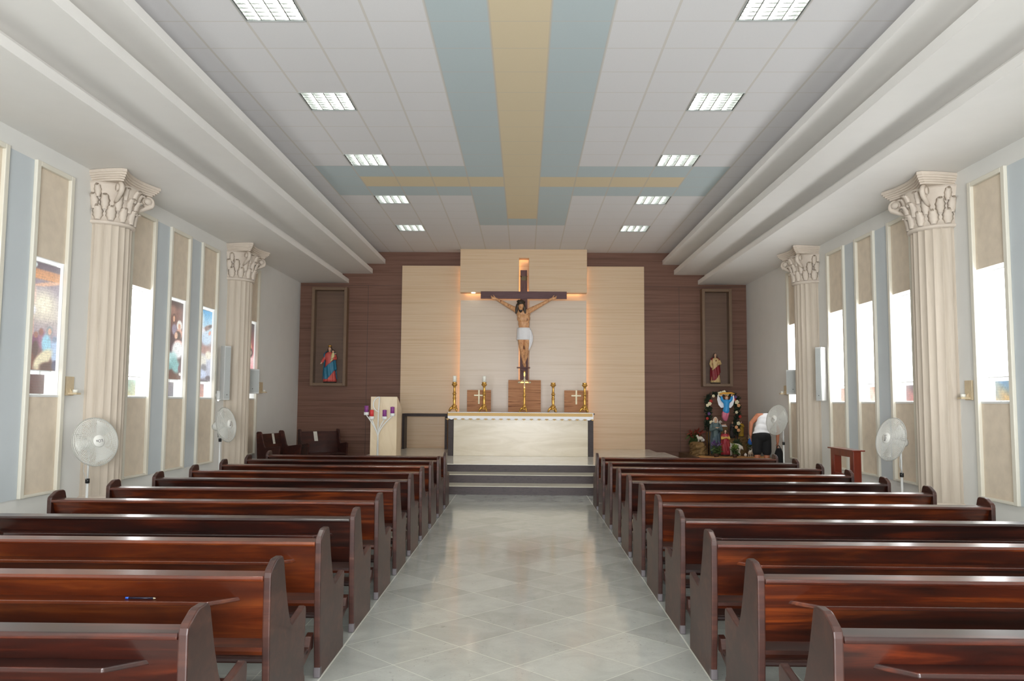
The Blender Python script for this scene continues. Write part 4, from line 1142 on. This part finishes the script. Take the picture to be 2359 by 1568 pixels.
# ------------------------------------------------------------------ the crib corner
rock = streak('brown_paper_rock', [srgb(84,62,34), srgb(122,94,54), srgb(146,116,72)], (3,3,3), .8, nscale=2, dist=1.)
moss = streak('dark_moss', [srgb(46,56,24), srgb(78,86,40)], (8,8,8), .9, nscale=2)
def rockpile(lab, loc, sx, sy, sz, seed, name='paper_rock'):
    rnd = random.Random(seed); mb = MB(); N, K = 18, 9
    for i in range(K+1):
        s = i/K
        for j in range(N):
            t = 2*pi*j/N; q = (abs(cos(t))**4+abs(sin(t))**4)**-.25
            rr = q*(1-.10*s-(.25 if i == K else 0))*(1+rnd.uniform(-.07,.07))
            mb.v.append((sx*rr*cos(t), sy*rr*sin(t), sz*(s*.98+rnd.uniform(0,.02)) if i else 0))
    for i in range(K):
        for j in range(N):
            mb.f.append([i*N+j, i*N+(j+1) % N, (i+1)*N+(j+1) % N, (i+1)*N+j]); mb.sm.append(False); mb.mi.append(0)
    mb.f.append([K*N+j for j in range(N)]); mb.sm.append(False); mb.mi.append(0)
    mb.f.append([j for j in range(N)][::-1]); mb.sm.append(False); mb.mi.append(0)
    o = mb.build(name, rock); o.location = loc
    return tag(o, lab, 'rock', 'brown paper rocks of the crib')
GZ = .39
mb = MB(); mb.box(3.95, 5.62, 17.75, 20.2, 0, GZ); o = mb.build('crib_stage', paint('stage_brown', srgb(96,70,46), .8, .1)); tag(o, 'low brown stage carrying the nativity crib', 'stage')
mb = MB(); rnd = random.Random(4)
N = 24
for i in range(N+1):
    for j in range(13):
        mb.v.append((4.0+1.58*i/N, 17.78+.75*j/12, GZ+.004+rnd.uniform(0,.012)+.012*sin(i*.9)*sin(j*1.1)**2))
for i in range(N):
    for j in range(12): mb.f.append([i*13+j, (i+1)*13+j, (i+1)*13+j+1, i*13+j+1]); mb.sm.append(True); mb.mi.append(0)
o = mb.build('sawdust_ground', paint('orange_sawdust', srgb(190,140,82), .9, .12, 20)); tag(o, 'orange sawdust spread along the front of the crib', 'sawdust', kind='stuff')
rockpile('square brown paper rock at the edge of the crib next to the platform', (4.16, 19.0, GZ), .17, .3, .31, 1)
rockpile('broad brown paper rock in the middle behind the white sheep', (5.05, 19.5, GZ), .27, .26, .38, 2)
rockpile('low brown paper rock under the standing figures', (4.57, 19.45, GZ), .17, .2, .13, 3)
rockpile('tall dark paper rock carrying the manger', (4.86, 19.92, GZ), .28, .2, .56, 4)
fig = 'painted figures of the nativity crib'
statue('nativity_figure', 'tall nativity figure in a white veil and grey green robe', 'figurine', (4.50, 18.62, GZ+.035), .87, paint('grey_green_robe', srgb(74,92,92), .55, .12, 14), paint('slate_blue_mantle', srgb(66,84,92), .55, .12, 14), paint('white_veil', srgb(206,204,188), .6), st_skin, group=fig, arm='pray', scale_w=.86)
statue('nativity_figure', 'shorter nativity figure in a red and yellow robe', 'figurine', (4.665, 18.40, GZ+.035), .585, paint('red_robe', srgb(150,36,48), .55, .10, 14), paint('crimson_mantle', srgb(140,34,40), .55, .12, 14), M['hair'], st_skin, group=fig, arm='pray', scale_w=1.12, mantle2=paint('yellow_sleeve', srgb(206,168,84), .55))
statue('nativity_figure', 'small nativity figure in a yellow robe', 'figurine', (5.44, 19.92, GZ+.40), .38, paint('yellow_robe', srgb(196,158,44), .55, .1), paint('ochre_mantle', srgb(180,140,40), .55, .1), M['hair'], st_skin, group=fig, arm='pray')
rockpile('brown paper rock under the small yellow figure', (5.44, 19.92, GZ), .14, .16, .40, 6)
statue('nativity_figure', 'small dark robed nativity figure by the garland foot', 'figurine', (5.10, 19.45, GZ+.385), .40, paint('near_black_robe', srgb(34,30,28), .6), paint('dark_brown_mantle', srgb(44,34,28), .6), M['hair'], st_skin, group=fig, arm='pray')
# sheep
wool = paint('white_wool', srgb(220,214,200), .85, .06, 30)
def sheep(loc, s, rz, lab):
    r = thing('sheep_figurine', lab, 'figurine', loc, rz, 'white sheep of the crib'); mb = MB()
    mb.ball((0,0,.20*s), (.17*s,.085*s,.095*s), 14, 10); mb.ball((.13*s,0,.23*s), (.07*s,.065*s,.075*s), 10, 8)
    limb(mb, [(.14*s,0,.25*s),(.19*s,0,.33*s)], [.05*s,.042*s], 8); limb(mb, [(.19*s,0,.335*s),(.25*s,0,.30*s)], [.042*s,.026*s], 8)
    for x in (-.10, .11):
        for y in (-.045, .045):
            b = .02 if x < 0 else -.012
            limb(mb, [(x*s,y*s,.17*s),((x+b)*s,y*s,.09*s),(x*s,y*s,.012*s)], [.032*s,.018*s,.017*s], 8)
    for sy in (-1, 1): limb(mb, [(.19*s,sy*.035*s,.35*s),(.175*s,sy*.075*s,.335*s)], [.014*s,.01*s], 6)
    limb(mb, [(-.165*s,0,.22*s),(-.185*s,0,.15*s)], [.018*s,.012*s], 6)
    blob(mb, 'body', wool, r, .011*s, 2)
    for sy in (-1, 1):
        mb = MB(); mb.ball((.222*s,sy*.026*s,.335*s), .007*s, 6, 4); mb.build('eye', M['black'], r)
sheep((4.93, 18.55, GZ+.02), .95, 2.6, 'white sheep standing before the broad rock')
sheep((4.80, 19.85, GZ+.57), .62, .2, 'white sheep lying on the top of the tall rock beside the manger')
sheep((5.18, 18.2, GZ+.02), .5, .8, 'small white sheep at the front of the crib')
sheep((4.22, 18.98, GZ+.315), .42, 2.4, 'small white sheep on the square rock')
# manger with child
r = thing('manger', 'small white lined manger on the tall rock', 'manger', (4.98, 19.82, GZ+.57))
mb = MB(); mb.prism([(-.05,.0),(.05,.0),(.08,.08),(-.08,.08)], 0, -.08, .09); mb.build('trough', paint('straw_wood', srgb(120,92,56), .8), r)
mb = MB(); mb.ball((0,0,.085), (.09,.065,.03), 12, 6); mb.build('cloth_lining', M['whitecloth'], r)
mb = MB(); mb.ball((.045,0,.12), .025, 10, 8); limb(mb, [(.03,0,.115),(-.05,0,.108)], [.024,.018], 8); blob(mb, 'infant', st_skin, r, .006, 2)
# angel
r = thing('angel_figure', 'hanging angel in a blue tunic and pink skirt with white wings', 'figurine', (4.77, 18.76, 1.19))
sky = paint('bright_blue_tunic', srgb(40,140,200), .5, .06); pink = paint('pink_skirt', srgb(196,104,128), .5, .06)
mb = MB(); mb.loft([(0,0,.0,.015,.015,0,5,0),(-.01,0,.03,.05,.04,.06,7,0),(-.015,0,.10,.075,.055,.10,7,.6),(.0,0,.19,.085,.06,.08,7,1.2),(.01,0,.24,.075,.055,.03,7,1.4)], 30); mb.build('skirt', pink, r)
mb = MB(); limb(mb, [(.01,0,.24),(.02,-.01,.34),(.02,-.01,.44)], [.08,.062,.075], 12); limb(mb, [(-.03,0,.45),(-.085,-.02,.50),(-.10,-.03,.56)], [.04,.035,.03], 8); limb(mb, [(.07,0,.45),(.125,-.02,.50),(.14,-.03,.56)], [.04,.035,.03], 8); blob(mb, 'tunic', sky, r, .011, 3)
mb = MB(); mb.ball((.02,-.02,.545), (.04,.042,.05), 12, 8); limb(mb, [(.02,-.01,.47),(.02,-.015,.52)], [.024,.022], 8)
for sx, x in ((-1,-.10), (1,.14)):
    mb.ball((x,-.035,.595), (.017,.014,.02), 8, 6)
    for j in range(4): limb(mb, [(x+(j-1.5)*.008,-.036,.605),(x+(j-1.5)*.011,-.045,.632)], [.006,.005], 6)
    limb(mb, [(x-sx*.012,-.036,.598),(x-sx*.024,-.046,.612)], [.006,.005], 6)
blob(mb, 'face_and_hands', st_skin, r, .0055, 2)
mb = MB(); mb.ball((.02,-.008,.56), (.047,.046,.05), 12, 8); mb.build('hair', paint('golden_hair', srgb(150,100,50), .5), r)
for sx in (-1, 1):
    mb = MB(); pts = [(.02+sx*.03,.04,.40),(.02+sx*.10,.05,.50),(.02+sx*.19,.055,.62),(.02+sx*.20,.055,.50),(.02+sx*.17,.05,.38),(.02+sx*.11,.045,.31),(.02+sx*.05,.04,.32)]
    mb.prism([(p[0],p[2]) for p in pts], 1, .04, .058); mb.build('wing', M['whitecloth'], r, bevel=.006)
mb = MB(); mb.tube([(-.15,-.06,.63),(-.07,-.065,.655),(.02,-.07,.65),(.11,-.065,.66),(.19,-.06,.64)], [.018,.022,.026,.022,.018], 8); mb.build('banner', paint('golden_banner', srgb(206,150,52), .5), r)
# garland arch of green sprigs with flowers
def tuft(mb, c, rnd, n, ln):
    for i in range(n):
        d = Vector((rnd.uniform(-1,1), rnd.uniform(-1,1), rnd.uniform(-1,1))).normalized()
        e = c + d*ln*rnd.uniform(.6,1.1); s = d.orthogonal().normalized()*ln*.16
        m = (c+e)/2
        mb.add([c, m+s, e, m-s], [(0,1,2,3)])
gar = thing('garland_arch', 'dark green garland arch with flowers over the crib', 'garland', (4.76, 19.05, 0))
gp = []
for i in range(41):
    s = i/40
    if s < .38: gp.append(Vector((-.33, 0, 1.03+.72*s/.38)))
    elif s < .62: q = (s-.38)/.24; gp.append(Vector((-.33+.68*q, 0, 1.75+.10*sin(pi*q))))
    else: gp.append(Vector((.35, 0, 1.75-.85*(s-.62)/.38)))
mb = MB(); mb.tube(gp, .015, 6); mb.tube([gp[0], Vector((-.33,.0,GZ))], .014, 6); mb.tube([gp[-1], Vector((.35,0,GZ))], .014, 6); mb.build('wire', M['black'], gar)
rnd = random.Random(11); mb = MB()
for p in gp:
    for q in range(3): tuft(mb, p+Vector((rnd.uniform(-.05,.05), rnd.uniform(-.05,.05), rnd.uniform(-.03,.03))), rnd, 16, .085)
o = mb.build('foliage', streak('dark_green_sprigs', [srgb(20,32,24), srgb(40,56,34)], (9,9,9), .7), gar)
def flower(name, p, s, m, parent):
    mb = MB()
    for k in range(5):
        t = 2*pi*k/5; mb.ball(Vector(p)+Vector((cos(t)*s*.6, -.01, sin(t)*s*.6)), (s*.5,s*.25,s*.5), 8, 5)
    mb.ball(Vector(p)+Vector((0,-.02,0)), s*.32, 8, 5)
    return mb.build(name, m, parent)
fl_w = paint('cream_petals', srgb(222,212,178), .6); fl_r = paint('red_petals', srgb(170,46,34), .6); fl_v = paint('violet_petals', srgb(96,66,120), .6); fl_o = paint('peach_petals', srgb(220,160,110), .6)
for (dx, dz, s, m) in ((-.06,1.83,.06,fl_w),(.03,1.86,.055,fl_w),(.10,1.82,.045,fl_w),(-.31,1.60,.045,fl_w),(-.36,1.56,.04,fl_w),(-.28,1.66,.04,fl_r),(.33,1.64,.05,fl_w),(.27,1.70,.04,fl_r),(.37,1.56,.04,fl_o),(.30,1.76,.035,fl_v),(-.22,1.78,.035,fl_w),(.32,1.40,.035,fl_w),(.40,1.30,.035,fl_r),(.36,1.14,.045,fl_w),(.31,1.05,.04,fl_o),(-.33,1.36,.035,fl_v),(-.28,1.16,.045,fl_w),(.36,.98,.04,fl_o),(-.37,1.25,.035,fl_r)):
    flower('flower', (dx, -.075, dz), s, m, gar)
# poinsettia and small plants
def plant(loc, s, lm, lab, seed, fm=None):
    r = thing('potted_plant', lab, 'plant', loc, 0, 'small plants set in the crib'); rnd = random.Random(seed)
    mb = MB(); mb.lathe([(0,0),(.05*s,0),(.065*s,.09*s),(.055*s,.09*s),(0,.07*s)], n=14); mb.build('pot', paint('plant_pot', srgb(70,44,30), .7), r)
    mb = MB()
    for i in range(26): tuft(mb, Vector((rnd.uniform(-.07,.07)*s, rnd.uniform(-.07,.07)*s, (.12+rnd.uniform(0,.16))*s)), rnd, 5, .10*s)
    mb.build('leaves', lm, r)
    if fm:
        mb = MB()
        for i in range(8): tuft(mb, Vector((rnd.uniform(-.09,.09)*s, rnd.uniform(-.09,.0)*s, (.26+rnd.uniform(0,.08))*s)), rnd, 7, .09*s)
        mb.build('blossom', fm, r)
green = streak('mid_green_leaves', [srgb(40,60,24), srgb(78,100,44)], (9,9,9), .7)
plant((4.20, 19.55, GZ), 1.6, green, 'potted red poinsettia behind the square paper rock', 21, paint('poinsettia_red', srgb(120,40,26), .6))
plant((4.80, 18.12, GZ), .9, green, 'bright green small plant at the front of the crib', 22, paint('lime_leaves', srgb(120,140,60), .7))
plant((5.02, 18.80, GZ), 1.2, streak('deep_green_leaves', [srgb(24,40,22), srgb(48,66,34)], (9,9,9), .7), 'dark green bushy plant before the white sheep', 23)
plant((5.36, 18.55, GZ), 1.3, green, 'green plant with white blossoms beside the bending person', 24, fl_w)
plant((4.42, 18.25, GZ), 1.0, green, 'plant with violet blossoms at the foot of the veiled figure', 25, fl_v)
wb = paint('white_bauble', srgb(224,220,214), .4)
for i, (x, y, z, rr, lab) in enumerate(((4.96,19.35,GZ+.385,.038,'white ball on the broad rock'), (5.10,18.33,GZ+.02,.034,'white ball in front of the small sheep'), (5.30,18.12,GZ+.02,.036,'white ball beside the sawdust edge'), (4.30,19.02,GZ+.315,.034,'white ball at the back of the square rock'))):
    mb = MB(); mb.ball((0,0,rr), rr, 14, 10); mb.tube([(0,0,2*rr-.003),(0,0,2*rr+.01)], .006, 6); o = mb.build('bauble', wb); o.location = (x, y, z); tag(o, lab, 'ball', 'white balls in the crib')

# ------------------------------------------------------------------ the bending person
px, py = 5.06, 16.95
p = thing('person', 'person in white sleeveless top and black shorts bending down by the crib', 'person', (px, py, 0))
V = lambda x, y, z: Vector((x, y, z))
sk = paint('tanned_skin', srgb(186,118,86), .5, .05, 10)
hipL, hipR = V(-.085,0,.93), V(.085,.02,.93)
shL, shR = V(.00,.24,1.34), V(.36,.30,1.29)
TOR = ((V(0,.01,.96),(.165,.12,.11)),(V(.03,.05,1.06),(.15,.105,.12)),(V(.085,.12,1.16),(.155,.11,.13)),(V(.14,.20,1.25),(.165,.115,.12)),(V(.185,.27,1.315),(.165,.10,.085)))
mb = MB()
limb(mb, [hipL, V(-.10,-.02,.50), V(-.105,.03,.10)], [.095,.062,.042]); limb(mb, [hipR, V(.105,.0,.50), V(.11,.05,.10)], [.095,.062,.042])
mb.ball(V(-.104,-.005,.36), (.052,.055,.11), 10, 8); mb.ball(V(.108,.015,.36), (.052,.055,.11), 10, 8)
limb(mb, [V(-.105,.03,.06), V(-.11,.17,.035)], [.042,.034]); limb(mb, [V(.11,.05,.06), V(.115,.19,.035)], [.042,.034])
for (c_, r_) in TOR: mb.ball(c_, r_, 16, 10)
limb(mb, [V(.08,.25,1.345), shL, V(-.155,.20,1.19), V(-.185,.15,.985), V(-.187,.13,.93)], [.06,.062,.046,.034,.028])
limb(mb, [shR, V(.45,.34,1.04), V(.425,.28,.84), V(.42,.27,.785)], [.058,.044,.033,.028])
limb(mb, [V(.21,.31,1.33), V(.30,.41,1.33)], [.055,.05])
hc = V(.36,.49,1.33); mb.ball(hc, (.075,.09,.10), 14, 10, Euler((radians(-60),0,0)).to_matrix()); mb.ball(hc+V(0,.085,-.04), (.015,.02,.02), 8, 6); mb.ball(hc+V(0,.03,-.08), (.045,.05,.04), 8, 6)
for base, sx, dn in ((V(-.187,.13,.93), -1, V(0,-.01,-1)), (V(.42,.27,.785), 1, V(0,-.01,-1))):
    pal = base + V(0,.01,-.045); mb.ball(pal, (.02,.036,.048), 10, 8)
    for j in range(4):
        b0 = pal + V(0, -.026+.0175*j, -.035); L_ = (.030,.036,.034,.027)[j]
        limb(mb, [b0, b0+V(.003,.002,-L_), b0+V(-sx*.012,.004,-L_*1.9)], [.0095,.009,.008], 6)
    limb(mb, [pal+V(0,.03,.012), pal+V(-sx*.01,.052,-.02), pal+V(-sx*.016,.056,-.045)], [.011,.0105,.009], 6)
blob(mb, 'body', sk, p, .0085, 4)
mb = MB()
for (c_, r_) in TOR: mb.ball(c_+V(0,0,-.004), (r_[0]+.017, r_[1]+.02, r_[2]+.008), 18, 12)
o = blob(mb, 'tank_top', paint('white_cotton_top', srgb(240,240,242), .8, .02, 12), p, .013, 4)
mb = MB()
mb.ball(V(0,.0,.92), (.195,.155,.13), 18, 12)
limb(mb, [V(-.09,0,.90), V(-.10,-.01,.60)], [.118,.098], 14); limb(mb, [V(.09,.02,.90), V(.105,.0,.60)], [.118,.098], 14)
blob(mb, 'shorts', M['blackcloth'], p, .013, 3)
mb = MB(); mb.ball(hc+V(0,-.02,.03), (.088,.10,.105), 14, 10); blob(mb, 'hair', M['hair'], p, .012, 2)
for x, y in ((-.108,.09), (.113,.11)):
    mb = MB(); mb.ball(V(x,y,.03), (.05,.135,.034), 12, 8); mb.box(x-.045, x+.045, y-.12, y+.12, .0, .015); blob(mb, 'shoe', M['black'], p, .009, 2)
# what the hands hold
r = thing('cleaning_cloth', 'blue cloth held in the hand of the bending person', 'cloth', (px-.185, py+.14, .735))
mb = MB(); mb.loft([(0,0,0,.035,.02,.2,5,0),(0,0,.05,.06,.03,.2,5,.5),(0,0,.10,.05,.025,.15,5,1.),(0,0,.155,.016,.014,.05,5,1.2)], 24); mb.build('fabric', paint('royal_blue_cloth', srgb(30,84,150), .8, .1), r)
r = thing('bag', 'black bag under the hand of the bending person', 'bag', (px+.43, py+.26, 0))
mb = MB(); mb.loft([(0,0,.0,.15,.09,.0,4,0),(0,0,.05,.16,.10,.02,4,0),(0,0,.35,.13,.085,.03,4,.3),(.01,0,.58,.08,.06,.05,4,.5),(.01,0,.66,.05,.04,.06,5,.6)], 32); mb.build('pouch', M['blackcloth'], r)
mb = MB(); mb.tube([(-.04,0,.64),(-.035,0,.69),(-.015,0,.715),(.01,0,.715),(.03,0,.69),(.045,0,.64)], .009, 8); mb.build('handle', M['black'], r)

# ------------------------------------------------------------------ daylight and exposure
w = bpy.data.worlds.new('world'); SC.world = w; w.use_nodes = True
w.node_tree.nodes['Background'].inputs[0].default_value = (.80, .89, 1, 1)
w.node_tree.nodes['Background'].inputs[1].default_value = 1.2
def area(name, loc, rot, sx, sy, power, col):
    l = bpy.data.lights.new(name, 'AREA'); l.shape = 'RECTANGLE'; l.size = sx; l.size_y = sy; l.energy = power; l.color = col
    o = bpy.data.objects.new(name, l); COL.objects.link(o); o.location = loc; o.rotation_euler = rot; return o
area('daylight_door', (0, YB-.3, 1.55), (radians(90), 0, 0), 3.9, 3.0, 1350, (.97,.98,1))

SC.view_settings.view_transform = 'Standard'; SC.view_settings.look = 'None'; SC.view_settings.gamma = 1; SC.view_settings.use_curve_mapping = False
SC.view_settings.exposure = 0.20
cy = SC.cycles
cy.max_bounces = 8; cy.diffuse_bounces = 5; cy.glossy_bounces = 4; cy.transmission_bounces = 2
cy.caustics_reflective = False; cy.caustics_refractive = False
cy.sample_clamp_indirect = 6; cy.use_denoising = True; cy.blur_glossy = .5
bpy.context.view_layer.update()
